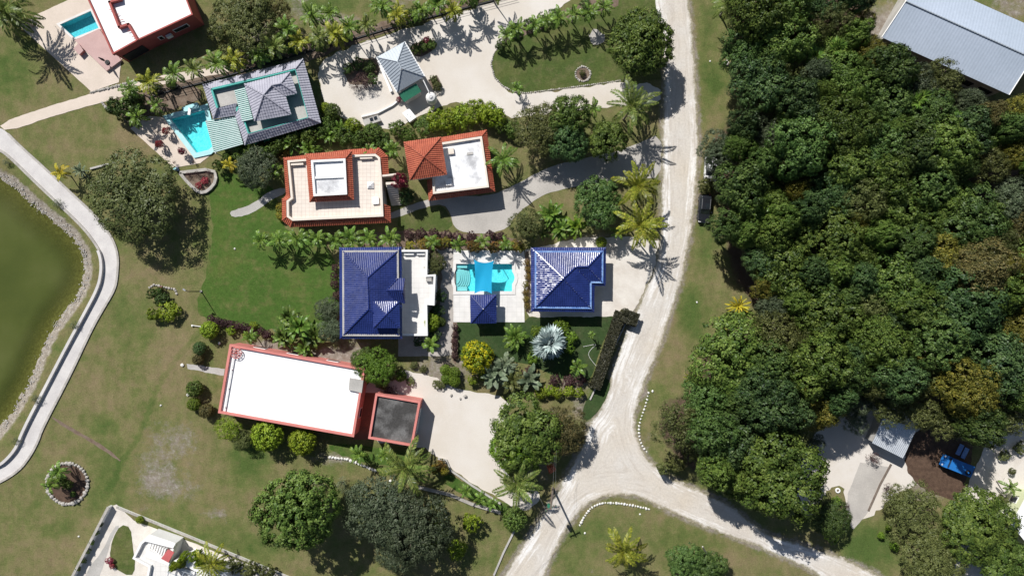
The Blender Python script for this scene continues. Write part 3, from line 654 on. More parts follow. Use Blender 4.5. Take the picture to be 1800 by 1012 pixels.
def red_house():
    Z = 4.5; P = WP([(140, -31), (197.5, 96), (242.5, 71), (339, 26), (317, -31)], Z)
    t = thing('red_house', 'red walled house with bright white flat roofs in the top left corner', 'house', cen(P))
    MB().prism(inset(P, .15), 0, Z - .45).build('wall', M['red_wall'], t)
    MB().prism(inset(P, .2), Z - .45, Z - .35).build('roof', M['white_roof'], t)
    parapet(t, P, Z - .6, Z, .22, M['red_wall'])
    D = WP([(242.5, 71), (227, 44), (211, 49), (194, 5), (212, 0), (208, -31)], Z)
    for a, b in zip(D, D[1:]):
        d = b - a; MB().box(((a.x + b.x) / 2, (a.y + b.y) / 2, Z - .02), (d.length + .3, .35, .75), math.atan2(d.y, d.x)).build('parapet', M['red_wall'], t)
    for i in range(6):      # drain spouts on the dividing parapet
        p = W(196 + i * 8, 16 + i * 9.5, Z); MB().tube([p + Vector((-.4, -.1, -.1)), p + Vector((.4, .1, -.1))], .05).build('drain_spout', M['red_wall'], t)
    q = inset(P, .15)
    s = [Vector((p.x, p.y, 0)) for p in q]
    def on(a, b, f): return a.lerp(b, f)
    a, b = s[1], s[2]; c, d = s[2], s[3]
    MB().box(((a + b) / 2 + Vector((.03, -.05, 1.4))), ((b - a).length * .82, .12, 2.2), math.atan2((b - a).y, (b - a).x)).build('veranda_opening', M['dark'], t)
    window(t, on(c, d, .26), on(c, d, .32), 1.6, 2.5); window(t, on(c, d, .55), on(c, d, .80), 1.7, 2.6)
    n = on(c, d, .43); MB().box((n.x + .2, n.y - .35, 2.1), (.95, .4, .75), math.atan2((d - c).y, (d - c).x)).build('air_conditioner', M['plastic'], t)
    T = WP([(131, 71), (174, 51), (213, 106), (187, 125)], .5); MB().prism(T, 0, .5).build('terrace', M['pink_deck'], t)
    b = thing('garden_box', 'small pink masonry box at the edge of the pool deck', 'box', W(138, 87))
    q = WP([(130, 86), (138, 77), (146, 89), (139, 96)], .8)
    MB().prism(q, 0, .72).build('box_body', M['pink'], b); MB().prism(inset(q, -.05), .72, .82).build('box_lid', M['pink_deck'], b)
    u = thing('parasol', 'closed dark parasol on a round base on the pink terrace', 'parasol', W(189, 110, .5))
    p = W(189, 110, .5)
    MB().tube([p, p + Vector((0, 0, .18))], [.42, .38], 10).build('base', M['dark'], u)
    MB().tube([p, p + Vector((0, 0, 2.6))], .035).build('pole', M['steel'], u)
    MB().tube([p + Vector((0, 0, 1.0)), p + Vector((0, 0, 1.5)), p + Vector((0, 0, 2.55))], [.16, .2, .05], 8).build('canopy', M['parasol'], u)
red_house()

def teal_house():
    E = [(357, 149), (533, 104), (564, 216), (431, 255), (414, 203), (375.5, 209.5)]
    ze, zt, zd = 3.0, 3.95, 3.35
    P = WP(E, ze); t = thing('teal_house', 'grey ribbed-roof house with teal trim and a raised hip roof', 'house', cen(P))
    MB().prism(inset(P, .55), 0, ze - .12).build('wall', M['teal'], t)
    MB().prism(inset(P, .12), ze - .14, ze - .02).build('fascia', M['teal'], t)
    e = lambda x, y: W(x, y, ze); i = lambda x, y: W(x, y, zt)
    nw, ne, se, sw, w2, w1 = i(372, 157), i(519, 122), i(541.6, 206.6), i(437, 235), i(421, 188), i(382, 190)
    pl = [(e(533, 104), e(357, 149), [nw, ne]), (e(357, 149), e(375.5, 209.5), [w1, nw]), (e(375.5, 209.5), e(414, 203), [i(416, 181), w1]), (e(414, 203), e(431, 255), [sw, w2]),
          (e(431, 255), e(564, 216), [se, sw]), (e(564, 216), e(533, 104), [ne, se])]
    for q in pl: roof_part('roof_slope', [q], M['grey_tile'], t, sp=.42, amp=.07, row=.45)
    cap(t, M['grey_tile'], (e(357, 149), nw), (e(533, 104), ne), (e(564, 216), se), (e(431, 255), sw), (e(375.5, 209.5), w1))
    inner = [nw, ne, se, sw, w2, i(416, 181), w1]
    MB().prism([Vector((p.x, p.y, 0)) for p in inset(inner, .05)], zd - .2, zd).build('roof_deck', M['concrete'], t)
    for a, b, th in ((nw, ne, .3), (w1, nw, .3), (ne, se, .1), (se, sw, .1), (sw, w2, .2)):
        d = b - a; MB().box(((a.x + b.x) / 2, (a.y + b.y) / 2, (zd + zt) / 2 - .02), (d.length, th, zt - zd + .2), math.atan2(d.y, d.x)).build('parapet', M['teal'], t)
    # raised block
    zb, za, zr = 4.95, 6.5, 5.9
    B = [(430, 148), (510, 127.5), (522, 165), (502, 169), (512, 201.5), (447.7, 213.5)]; PB = WP(B, zb)
    blk = MB().prism(inset(PB, .45), zd, zb).build('upper_wall', M['teal'], t)
    MB().ring(PB, inset(PB, .5), zb - .16, zb - .01).build('fascia', M['teal'], t)
    g = lambda x, y: W(x, y, zb); ap = W(463.5, 167, za); r1 = W(478, 150, zr); r2 = W(494, 147, zr)
    for q in ((g(510, 127.5), g(430, 148), [ap, r1, r2]), (g(430, 148), g(447.7, 213.5), [ap]), (g(447.7, 213.5), g(512, 201.5), [ap]), (g(512, 201.5), g(502, 169), [r1, ap]), (g(502, 169), g(522, 165), [r2, r1]), (g(522, 165), g(510, 127.5), [r2])):
        roof_part('roof_slope', [q], M['grey_tile'], t, sp=.42, amp=.07, row=.45)
    cap(t, M['grey_tile'], (ap, g(430, 148)), (ap, g(447.7, 213.5)), (ap, g(512, 201.5)), (ap, r1), (r1, r2), (r2, g(510, 127.5)), (r2, g(522, 165)), (r1, g(502, 169)))
    # two slatted shade roofs of pale battens over green sheet
    for poly, z, n in (([(412, 159), (431, 154), (445, 210.5), (426, 214.5)], 4.15, 17), ([(361, 212.5), (414, 205), (428, 254), (376.5, 269)], 2.75, 17)):
        q = WP(poly, z); s = MB().prism(q, z - .06, z).build('shade_roof', M['shade_sheet'], t)
        for k in range(n):
            f = (k + .5) / n; a = q[0].lerp(q[3], f); b = q[1].lerp(q[2], f); d = b - a
            MB().box(((a.x + b.x) / 2, (a.y + b.y) / 2, z + .05), (d.length, .15, .08), math.atan2(d.y, d.x)).build('slat', M['shade_slat'], s)
        for c in (q[0], q[3]):
            if z < 3: MB().tube([(c.x + .2, c.y, 0), (c.x + .2, c.y, z)], .09).build('post', M['white_wall'], t)
    # pool spout shelf
    w = thing('pool_shelf', 'small pale blue shelf with white spout on the pool rim', 'pool shelf', W(335, 192))
    MB().prism(WP([(319, 189), (346, 180), (350, 189), (324, 197)], .6), 0, .6).build('shelf', M['cyan_tile'], w)
    MB().box(W(333, 196, .7), (.45, 1.2, .12), R(-8)).build('spout', M['white_wall'], w)
    b = thing('blue_barrel', 'round pale blue water barrel at the deck corner', 'barrel', W(312, 298))
    p = W(312, 298); MB().tube([p, p + Vector((0, 0, .1)), p + Vector((0, 0, .85)), p + Vector((0, 0, .95))], [.3, .33, .33, .28], 14).build('drum', M['blue_trim'], b)
    MB().tube([p + Vector((0, 0, .96)), p + Vector((0, 0, 1.0))], [.27, .25], 14).build('lid', M['cyan_tile'], b)
teal_house()

def carport():
    ze, zr = 3.0, 4.4; c = WP([(662, 101), (711, 73.5), (746.6, 134.7), (698, 162.4)], ze); r0, r1 = W(698.8, 108.7, zr), W(705.5, 120.5, zr)
    t = thing('carport', 'open carport with grey seamed metal hip roof on the sandy yard', 'carport', cen(c))
    for q in ((c[1], c[0], [r0]), (c[2], c[1], [r0, r1]), (c[3], c[2], [r1]), (c[0], c[3], [r1, r0])):
        roof_part('roof_slope', [q], M['metal_grey'], t, sp=.46, amp=.07, row=0, prof='seam')
    cap(t, M['metal_grey'], (r0, c[0]), (r0, c[1]), (r1, c[2]), (r1, c[3]), (r0, r1), r=.08, lift=.05)
    for a, b in ((c[0], c[3]), (c[1], c[2])):
        d = b - a; MB().box((a + b) / 2 + Vector((0, 0, -.05)), (d.length, .22, .16), math.atan2(d.y, d.x)).build('gutter', M['white_wall'], t)
    for p in inset(c, .5): MB().box((p.x, p.y, ze / 2), (.3, .3, ze)).build('post', M['white_wall'], t)
    q = WP([(666, 106), (690, 160), (686, 162), (663, 108)], .5)
    MB().prism(q, 0, .5).build('kerb_wall', M['white_wall'], t)
    g = thing('green_shed', 'low shed with green metal roof below the carport', 'shed', W(720, 163))
    q = WP([(701, 165), (731.5, 146.5), (741, 161), (710.5, 180)], 2.3)
    MB().prism(inset(q, .2), 0, 2.2).build('wall', M['pale_path'], g)
    roof_part('roof', [(W(710.5, 180, 2.15), W(741, 161, 2.15), [W(731.5, 146.5, 2.6), W(701, 165, 2.6)])], M['green_metal'], g, sp=.5, amp=.05, row=0, prof='wave')
    w = thing('water_tank', 'round white plastic water tank beside the green shed', 'water tank', W(757, 170)); p = W(757, 170, 2.3); p.z = 0
    MB().tube([p, p + Vector((0, 0, .1)), p + Vector((0, 0, 1.9)), p + Vector((0, 0, 2.15)), p + Vector((0, 0, 2.3))], [.8, .86, .86, .7, .32], 24).build('tank', M['plastic'], w, smooth=False)
    for z in (.5, .95, 1.4): MB().tube([p + Vector((0, 0, z)), p + Vector((0, 0, z + .08))], .885, 24).build('rib', M['plastic'], w)
    MB().tube([p + Vector((0, 0, 2.3)), p + Vector((0, 0, 2.42))], [.3, .27], 12).build('lid', M['steel'], w)
    d = thing('rain_pipe', 'white pipe running from the carport eave to the tank', 'pipe', W(746, 141)); MB().tube([W(744, 141, 2.85), W(754, 162, 2.5)], .09).build('pipe', M['white_wall'], d)
    b = thing('white_cabinet', 'white metal cabinet with flat lid on the yard below the green shed', 'cabinet', W(719, 203))
    q = WP([(708, 199), (719, 191.5), (731, 206), (720, 214)], 1.1); MB().prism(q, 0, 1.02).build('body', M['plastic'], b); MB().prism(inset(q, -.06), 1.02, 1.12).build('lid', M['white_roof'], b)
    for dx, dy in ((-3, -2), (3, 2)): MB().box(W(719 + dx, 203 + dy, 1.15), (.12, .12, .06)).build('hinge', M['steel'], b)
    k = thing('pump_house', 'low concrete pump box with dark panels beside the round shrubs', 'pump box', W(654, 210))
    MB().prism(WP([(637, 211), (664, 202), (670, 212), (642, 222)], .7), 0, .7).build('box_body', M['concrete'], k)
    for x, y in ((653, 210), (660, 207.5)): MB().box(W(x, y, .74), (.55, .55, .08), R(20)).build('panel', M['glass'], k)
    m = thing('planter_box', 'low wooden planter box to the right of the carport', 'planter', W(764, 148))
    q = WP([(752, 141), (768, 132), (776, 148), (760, 157)], .4); MB().ring(q, inset(q, .12), 0, .45).build('frame', M['wood'], m); MB().prism(inset(q, .12), 0, .3).build('soil', M['soil'], m)
carport()

def orange_terrace_house():
    ze, zt, zp = 3.2, 3.6, 4.25
    E = [(499, 278), (614, 263.5), (666.5, 260.3), (681.6, 275.3), (683, 308.5), (687, 390.7), (511, 399), (496.6, 387), (496.6, 350.4), (503.7, 343.3)]
    T = [(505, 282), (620, 272), (660, 270.5), (668, 277), (671, 313), (674, 380.5), (514, 388), (504, 381), (503.5, 353), (511, 347)]
    P = WP(E, ze); Q = WP(T, zp); t = thing('orange_roof_house', 'cream house with tiled roof terrace edged in orange roof tiles', 'house', cen(P))
    MB().prism([Vector((p.x, p.y, 0)) for p in inset(Q, .1)], 0, zt - .1).build('wall', M['cream'], t)
    MB().prism([Vector((p.x, p.y, 0)) for p in inset(Q, .2)], zt - .1, zt).build('terrace_floor', M['terrace_tile'], t)
    parapet(t, Q, ze, zp, .35, M['cream'])
    top = WP(T, ze + .75)
    for i in range(10):
        j = (i + 1) % 10; a, b, c, d = P[i], P[j], top[j], top[i]
        if i == 4: a = a.lerp(b, .68); d = d.lerp(c, .68)
        roof_part('tile_skirt', [(a, b, [c, d])], M['orange_tile'], t, sp=.32, amp=.09, row=.4)
        cap(t, M['orange_tile'], (a, d), r=.11)
    zb, zbt, zbp = 4.75, 5.35, 5.75
    EB = WP([(538, 271), (618, 266), (622, 351), (545, 355)], zb); TB = WP([(546.4, 281.6), (607, 278.5), (610, 341.7), (551, 344.9)], zbp)
    MB().prism([Vector((p.x, p.y, 0)) for p in inset(TB, .05)], zt, zbt - .1).build('upper_wall', M['cream'], t)
    MB().prism([Vector((p.x, p.y, 0)) for p in inset(TB, .2)], zbt - .1, zbt).build('upper_roof', M['worn_white_roof'], t)
    parapet(t, TB, zb, zbp, .35, M['white_wall'], 'upper_parapet')
    tb = WP([(546.4, 281.6), (607, 278.5), (610, 341.7), (551, 344.9)], zb + .7)
    for i in range(4):
        j = (i + 1) % 4; roof_part('tile_skirt', [(EB[i], EB[j], [tb[j], tb[i]])], M['orange_tile'], t, sp=.32, amp=.09, row=.4); cap(t, M['orange_tile'], (EB[i], tb[i]), r=.12)
    a, b = W(552, 313, zbt), W(607, 310.5, zbt); d = b - a
    MB().box((a + b) / 2 + Vector((0, 0, .12)), (d.length, .35, .28), math.atan2(d.y, d.x)).build('roof_beam', M['white_wall'], t)
    s = W(651.5, 326, zt); q = [Vector((s.x + x, s.y + y, 0)) for x, y in ((-.5, -.5), (.5, -.5), (.5, .5), (-.5, .5))]
    MB().prism(q, zt, zt + .2).prism(inset(q, .03), zt + .2, zt + .55, [s + Vector((x, y, 0)) for x, y in ((-.12, -.12), (.12, -.12), (.12, .12), (-.12, .12))]).build('roof_light', M['white_roof'], t)
    s = W(661, 353, zt); MB().box((s.x, s.y, zt + .17), (1.0, 1.1, .34), R(3)).build('roof_hatch', M['white_roof'], t)
    for x, y in ((523, 289), (644, 278)): MB().box(W(x, y, zt + .25), (2.0, .3, .5), R(3)).build('bench', M['cream'], t)
    for k in range(11):      # outside stair down to the garden
        a = W(683 + k * .9, 322 + k * 3.6, zt - k * .3); MB().box((a.x + .4, a.y, (zt - k * .32) / 2), (1.7, .42, zt - k * .32), R(4)).build('stair', M['cream'], t)
    a, b = W(672, 309, zp), W(698, 306, zp); MB().box(((a.x + b.x) / 2, (a.y + b.y) / 2, zp / 2), ((b - a).length, .3, zp), math.atan2((b - a).y, (b - a).x)).build('stair_wall', M['cream'], t)
    for k in range(12):
        p = W(697 + k * .55, 310 + k * 4.3, 3.4 - k * .24); MB().tube([(p.x, p.y, 2.6 - k * .22), (p.x, p.y, 3.6 - k * .22)], .045).build('baluster', M['cream'], t)
    q = [Vector((p.x, p.y, 0)) for p in inset(Q, .1)]
    window(t, q[6].lerp(q[5], .2), q[6].lerp(q[5], .35), 1, 2.3); window(t, q[6].lerp(q[5], .6), q[6].lerp(q[5], .75), 1, 2.3)
orange_terrace_house()

def orange_tower_house():
    ze, zr, zp = 2.9, 3.5, 3.95
    E = WP([(745, 247), (855, 229), (870, 336.5), (754.4, 352.8)], ze); Tp = [(757, 253.5), (847, 239.4), (859.6, 329), (761, 341)]; Q = WP(Tp, zp)
    t = thing('orange_roof_house', 'house with worn white flat roof and square orange-tiled hip tower', 'house', cen(E))
    MB().prism([Vector((p.x, p.y, 0)) for p in inset(Q, .1)], 0, zr - .1).build('wall', M['cream'], t)
    MB().prism([Vector((p.x, p.y, 0)) for p in inset(Q, .2)], zr - .1, zr).build('flat_roof', M['worn_white_roof'], t)
    parapet(t, Q, ze, zp, .35, M['cream'])
    tq = WP(Tp, ze + .7)
    for i in range(4):
        j = (i + 1) % 4; a, b, c, d = E[i], E[j], tq[j], tq[i]
        if i == 3: b = a.lerp(b, .33); c = d.lerp(c, .33)
        roof_part('tile_skirt', [(a, b, [c, d])], M['orange_tile'], t, sp=.32, amp=.09, row=.4); cap(t, M['orange_tile'], (a, d), r=.11)
    zt, za = 5.3, 6.9
    c = WP([(710, 250), (775, 241), (785.5, 307), (720.4, 316.5)], zt); ap = W(745.5, 275.7, za)
    MB().prism([Vector((p.x, p.y, 0)) for p in inset(c, .7)], 0, zt).build('tower_wall', M['cream'], t)
    MB().prism(inset(c, -.04), zt - .14, zt - .02).build('tower_eave', M['white_wall'], t)
    for i in range(4): roof_part('tower_roof', [(c[i], c[(i + 1) % 4], [ap])], M['orange_tile'], t, sp=.32, amp=.09, row=.4)
    cap(t, M['orange_tile'], *[(ap, p) for p in c], r=.13)
    for (x, y, s) in ((793, 266, .9), (788.5, 320, 1.0)): MB().box(W(x, y, zr + .2), (s, s * 1.05, .42), R(8)).build('roof_hatch', M['cream'] if y < 300 else M['white_wall'], t)
    MB().box(W(826, 270, zr + .05), (1.0, .4, .1), R(8)).build('vent_box', M['concrete'], t)
    q = [Vector((p.x, p.y, 0)) for p in inset(Q, .1)]
    window(t, q[3].lerp(q[2], .25), q[3].lerp(q[2], .75), .1, 2.3, M['white_paint'])
orange_tower_house()

def blue_roof(t, gut, planes, caps, outer, ze, zg, trim, tm='blue_tile'):
    n = len(outer)
    for i in range(n):
        j = (i + 1) % n; roof_part('eave_skirt', [(outer[i], outer[j], [gut[j], gut[i]])], M['blue_tile'], t, sp=.3, amp=.05, row=.4)
        cap(t, M['blue_tile'], (outer[i], gut[i]), r=.1, lift=.04)
    MB().ring(inset(gut, -.16), inset(gut, .16), zg - .1, zg + .1).build('gutter', trim, t)
    for q in planes: roof_part('roof_slope', [q], M[tm], t, sp=.3, amp=.045, row=.4)
    cap(t, M['blue_tile'], *caps, r=.12)
def blue_villa():
    zo, zg, zr = 5.0, 5.4, 7.0
    O = WP([(597, 435.3), (705.7, 434.4), (706.7, 594.8), (597.8, 594.8)], zo); G_ = WP([(603.5, 442), (699, 441.5), (700.5, 589), (604, 588.5)], zg)
    t = thing('blue_roof_villa', 'two-storey white villa with glazed blue tile roof and white terrace', 'villa', cen(O))
    MB().prism([Vector((p.x, p.y, 0)) for p in inset(O, .6)], 0, zo - .1).build('wall', M['white_wall'], t)
    MB().prism(inset(O, .02), zo - .12, zo - .02).build('soffit', M['white_wall'], t)
    r0, r1 = W(646.6, 488, zr), W(648.5, 543, zr); g = G_
    blue_roof(t, G_, [(g[0], g[1], [r0]), (g[1], g[2], [r1, r0]), (g[2], g[3], [r1]), (g[3], g[0], [r0, r1])], [(r0, g[0]), (r0, g[1]), (r1, g[2]), (r1, g[3]), (r0, r1)], O, zo, zg, M['concrete'], 'blue_tile_worn')
    # gable over the terrace door
    a, b, c_, d = W(700, 489, 5.7), W(712, 482, 5.5), W(712, 537, 5.5), W(700, 531, 5.7); ap = W(679.5, 510.4, 6.6); ae = W(708, 510.4, 6.4)
    MB().prism([Vector((W(694, 492).x, W(694, 492).y, 0)), Vector((W(707, 490).x, W(707, 490).y, 0)), Vector((W(707, 530).x, W(707, 530).y, 0)), Vector((W(694, 530).x, W(694, 530).y, 0))], 5.0, 5.55).build('gable_wall', M['white_wall'], t)
    roof_part('gable_roof', [(W(700, 489, 5.6), W(711.5, 489, 5.5), [ae, ap])], M['blue_tile_worn'], t, sp=.3, amp=.065, row=.4)
    roof_part('gable_roof', [(W(711.5, 533, 5.5), W(699, 530, 5.6), [ap, ae])], M['blue_tile_worn'], t, sp=.3, amp=.065, row=.4)
    roof_part('gable_roof', [(W(711.5, 489, 5.5), W(711.5, 533, 5.5), [ae])], M['blue_tile_worn'], t, sp=.3, amp=.065, row=.4)
    cap(t, M['blue_tile_worn'], (ap, ae), (ap, W(699, 489, 5.65)), (ap, W(698, 531, 5.65)), (ae, W(711.5, 489, 5.5)), (ae, W(711.5, 533, 5.5)), r=.1)
    # raised square hip roof
    zq, za = 6.75, 7.70; q = WP([(656, 529.5), (702, 530), (703, 576), (656.5, 576)], zq); ap = W(678.5, 553, za)
    MB().prism([Vector((p.x, p.y, 0)) for p in inset(q, .35)], 5.2, zq).build('lantern_wall', M['white_wall'], t)
    MB().prism(inset(q, .02), zq - .12, zq - .02).build('lantern_eave', M['blue_trim'], t)
    for i in range(4): roof_part('lantern_roof', [(q[i], q[(i + 1) % 4], [ap])], M['blue_tile'], t, sp=.3, amp=.065, row=.4)
    cap(t, M['blue_tile'], *[(ap, p) for p in q], r=.1)
    # first-floor terrace
    zt, zp = 2.7, 3.5; T = [(700, 439), (751.7, 439), (750.8, 483), (765.8, 482), (763.5, 536.6), (750.8, 535.7), (751.7, 590), (700, 590)]
    TP = WP(T, zp); MB().prism([Vector((p.x, p.y, 0)) for p in inset(TP, .1)], 0, zt - .05).build('terrace_wall', M['white_wall'], t)
    MB().prism([Vector((p.x, p.y, 0)) for p in inset(TP, .2)], zt - .05, zt).build('terrace_floor', M['paving_tile'], t)
    parapet(t, TP, zt - .2, zp, .32, M['white_wall'], 'terrace_parapet')
    for x, y, w in ((719, 446, 1.6), (740, 446, 1.3)): MB().box(W(x, y, zt + .22), (w, .35, .44)).build('bench', M['white_wall'], t)
    MB().box(W(754, 490, zt + .3), (.9, .8, .6)).build('terrace_cabinet', M['concrete'], t)
blue_villa()

def blue_garage():
    zo, zg = 3.0, 3.4
    O = WP([(933.3, 435), (1065, 435), (1064, 502), (1045, 502), (1044, 548), (934, 547)], zo)
    G_ = WP([(941.7, 442.5), (1059, 442.5), (1058.5, 496), (1038, 495.5), (1038, 541), (941.7, 540)], zg)
    t = thing('blue_roof_garage', 'white garage house with L-shaped glazed blue tile roof by the road', 'garage', cen(O))
    MB().prism([Vector((p.x, p.y, 0)) for p in inset(O, .75)], 0, zo - .1).build('wall', M['white_wall'], t)
    MB().prism(inset(O, .02), zo - .12, zo - .02).build('soffit', M['white_wall'], t)
    ap = W(990.5, 489.5, 5.36); r1 = W(1012, 469, 4.50); r2 = W(1033, 469, 4.50); g = G_
    pl = [(g[0], g[1], [r2, r1, ap]), (g[1], g[2], [r2]), (g[2], g[3], [r1, r2]), (g[3], g[4], [ap, r1]), (g[4], g[5], [ap]), (g[5], g[0], [ap])]
    blue_roof(t, G_, pl, [(ap, g[0]), (ap, g[4]), (ap, g[5]), (ap, r1), (r1, r2), (r2, g[1]), (r2, g[2]), (r1, g[3])], O, zo, zg, M['blue_trim'])
    w = [Vector((p.x, p.y, 0)) for p in inset(O, .75)]
    MB().box(((w[1] + w[2]) / 2 + Vector((.05, 0, 1.15))), (.1, 4.6, 2.3)).build('garage_door', M['white_paint'], t)
    window(t, w[5].lerp(w[4], .3), w[5].lerp(w[4], .45), 1, 2.2)
blue_garage()

def gazebo():
    ze, za = 2.6, 3.9; c = WP([(826.7, 518.3), (872.5, 518), (872.5, 567.5), (827.5, 568.3)], ze); ap = W(849.5, 542.8, za)
    t = thing('gazebo', 'square poolside gazebo with blue tile hip roof on white posts', 'gazebo', cen(c))
    MB().ring(c, inset(c, .35), ze - .18, ze - .02).build('eave_beam', M['blue_trim'], t)
    i_ = inset(c, .3); i_ = [Vector((p.x, p.y, ze + .1)) for p in i_]
    for k in range(4): roof_part('roof_slope', [(c[k], c[(k + 1) % 4], [ap])], M['blue_tile_worn'], t, sp=.3, amp=.065, row=.4)
    cap(t, M['blue_tile_worn'], *[(ap, p) for p in c], r=.1)
    MB().tube([ap, ap + Vector((0, 0, .3))], [.14, .05], 8).build('finial', M['white_wall'], t)
    for p in inset(c, .55): MB().box((p.x, p.y, ze / 2 - .1), (.28, .28, ze - .2)).build('post', M['white_wall'], t)
    s = thing('shade_sail', 'bright turquoise blue shade sail stretched across the pool', 'shade sail', W(849, 486))
    A, B, Cc, D = W(833, 456, 2.9), W(868, 458, 2.9), W(864.5, 516, 2.45), W(834, 516, 2.45)
    n = 14; vs = []
    for j in range(n + 1):
        for i in range(n + 1):
            u, v = i / n, j / n
            su = u + (.5 - u) * .22 * 4 * v * (1 - v) * .5; sv = v + (.5 - v) * .3 * 4 * u * (1 - u) * .55
            p = A.lerp(B, su).lerp(D.lerp(Cc, su), sv); p.z += -.22 * math.sin(math.pi * u) * math.sin(math.pi * v) + .03 * math.sin(9 * u + 4 * v); vs.append(p)
    mb = MB(); mb.add(vs, [(j * (n + 1) + i, j * (n + 1) + i + 1, (j + 1) * (n + 1) + i + 1, (j + 1) * (n + 1) + i) for j in range(n) for i in range(n)])
    mb.build('cloth', M['sail'], s, smooth=True)
    for q, f in ((A, Vector((-.25, .5, 0))), (B, Vector((.4, .5, 0)))):
        b = q + f; MB().tube([(b.x, b.y, 0), (q.x + f.x * .8, q.y + f.y * .8, 3.0)], .06).build('pole', M['white_wall'], s)
        MB().tube([q, (q.x + f.x * .8, q.y + f.y * .8, 2.95)], .02).build('rope', M['white_wall'], s)
gazebo()

def pink_houses():
    Z = 4.0; P = WP([(403.5, 604.5), (642, 647.5), (622, 768), (383, 725.5)], Z)
    t = thing('pink_house', 'long pink house with a blazing white flat roof', 'house', cen(P))
    Pb = [Vector((p.x, p.y, 0)) for p in P]
    MB().prism(inset(Pb, .08), 0, Z - .5).build('wall', M['pink'], t); MB().prism(inset(Pb, .25), Z - .5, Z - .4).build('roof', M['white_roof'], t)
    parapet(t, P, Z - .7, Z, .38, M['pink'])
    a, b = W(413, 612, Z), W(394, 722, Z); d = b - a; MB().box((a + b) / 2 + Vector((0, 0, -.1)), (d.length, .16, .14), math.atan2(d.y, d.x)).build('roof_rail', M['white_wall'], t)
    for k in range(4):
        p = a.lerp(b, .05 + k * .3); MB().box((p.x, p.y, Z - .28), (.14, .14, .3)).build('rail_post', M['pink'], t)
    q = WP([(615, 664), (639, 668), (636, 690), (613, 685)], Z - .1); MB().prism(q, Z - .41, Z + .05).build('roof_hatch', M['concrete'], t)
    c = W(417, 620, Z - .3); s = thing('spiral_stair_head', 'round red iron stair head in the corner of the white roof', 'stair', (c.x, c.y, Z - .4))
    for r in (.85, .5):
        MB().tube([(c.x + r * math.cos(i * math.pi / 10), c.y + r * math.sin(i * math.pi / 10), Z + .15) for i in range(21)], .06, 6, False).build('hoop', M['pink'], s)
    for i in range(8): MB().tube([(c.x, c.y, Z + .1), (c.x + .85 * math.cos(i * .785), c.y + .85 * math.sin(i * .785), Z + .14)], .05).build('tread', M['red_wall'], s)
    for i in range(4): MB().tube([(c.x + .85 * math.cos(i * 1.57), c.y + .85 * math.sin(i * 1.57), Z - .4), (c.x + .85 * math.cos(i * 1.57), c.y + .85 * math.sin(i * 1.57), Z + .15)], .05).build('post', M['red_wall'], s)
    w = inset(Pb, .08)
    for f in (.15, .4, .7): window(t, w[0].lerp(w[1], f + .08), w[0].lerp(w[1], f), 1.0, 2.3)
    window(t, w[1].lerp(w[2], .75), w[1].lerp(w[2], .62), 1.0, 2.3)
    x, y = W(402, 603).x, W(402, 603).y
    Z2 = 3.6; P2 = WP([(660, 691), (739.5, 705), (725, 784.5), (647, 770.5)], Z2); Q2 = [Vector((p.x, p.y, 0)) for p in P2]
    g = thing('pink_garage', 'square pink garage with sooty dark grey flat roof', 'garage', cen(P2))
    MB().prism(inset(Q2, .08), 0, Z2 - .5).build('wall', M['pink'], g); MB().prism(inset(Q2, .25), Z2 - .5, Z2 - .42).build('roof', M['grey_roof'], g)
    parapet(g, P2, Z2 - .7, Z2, .36, M['pink'])
    w = inset(Q2, .08); MB().box(((w[1] + w[2]) / 2 + Vector((.06, 0, 1.15))), (.1, 4.2, 2.3), math.atan2((w[2] - w[1]).y, (w[2] - w[1]).x) - math.pi / 2).build('garage_door', M['white_paint'], g)
pink_houses()

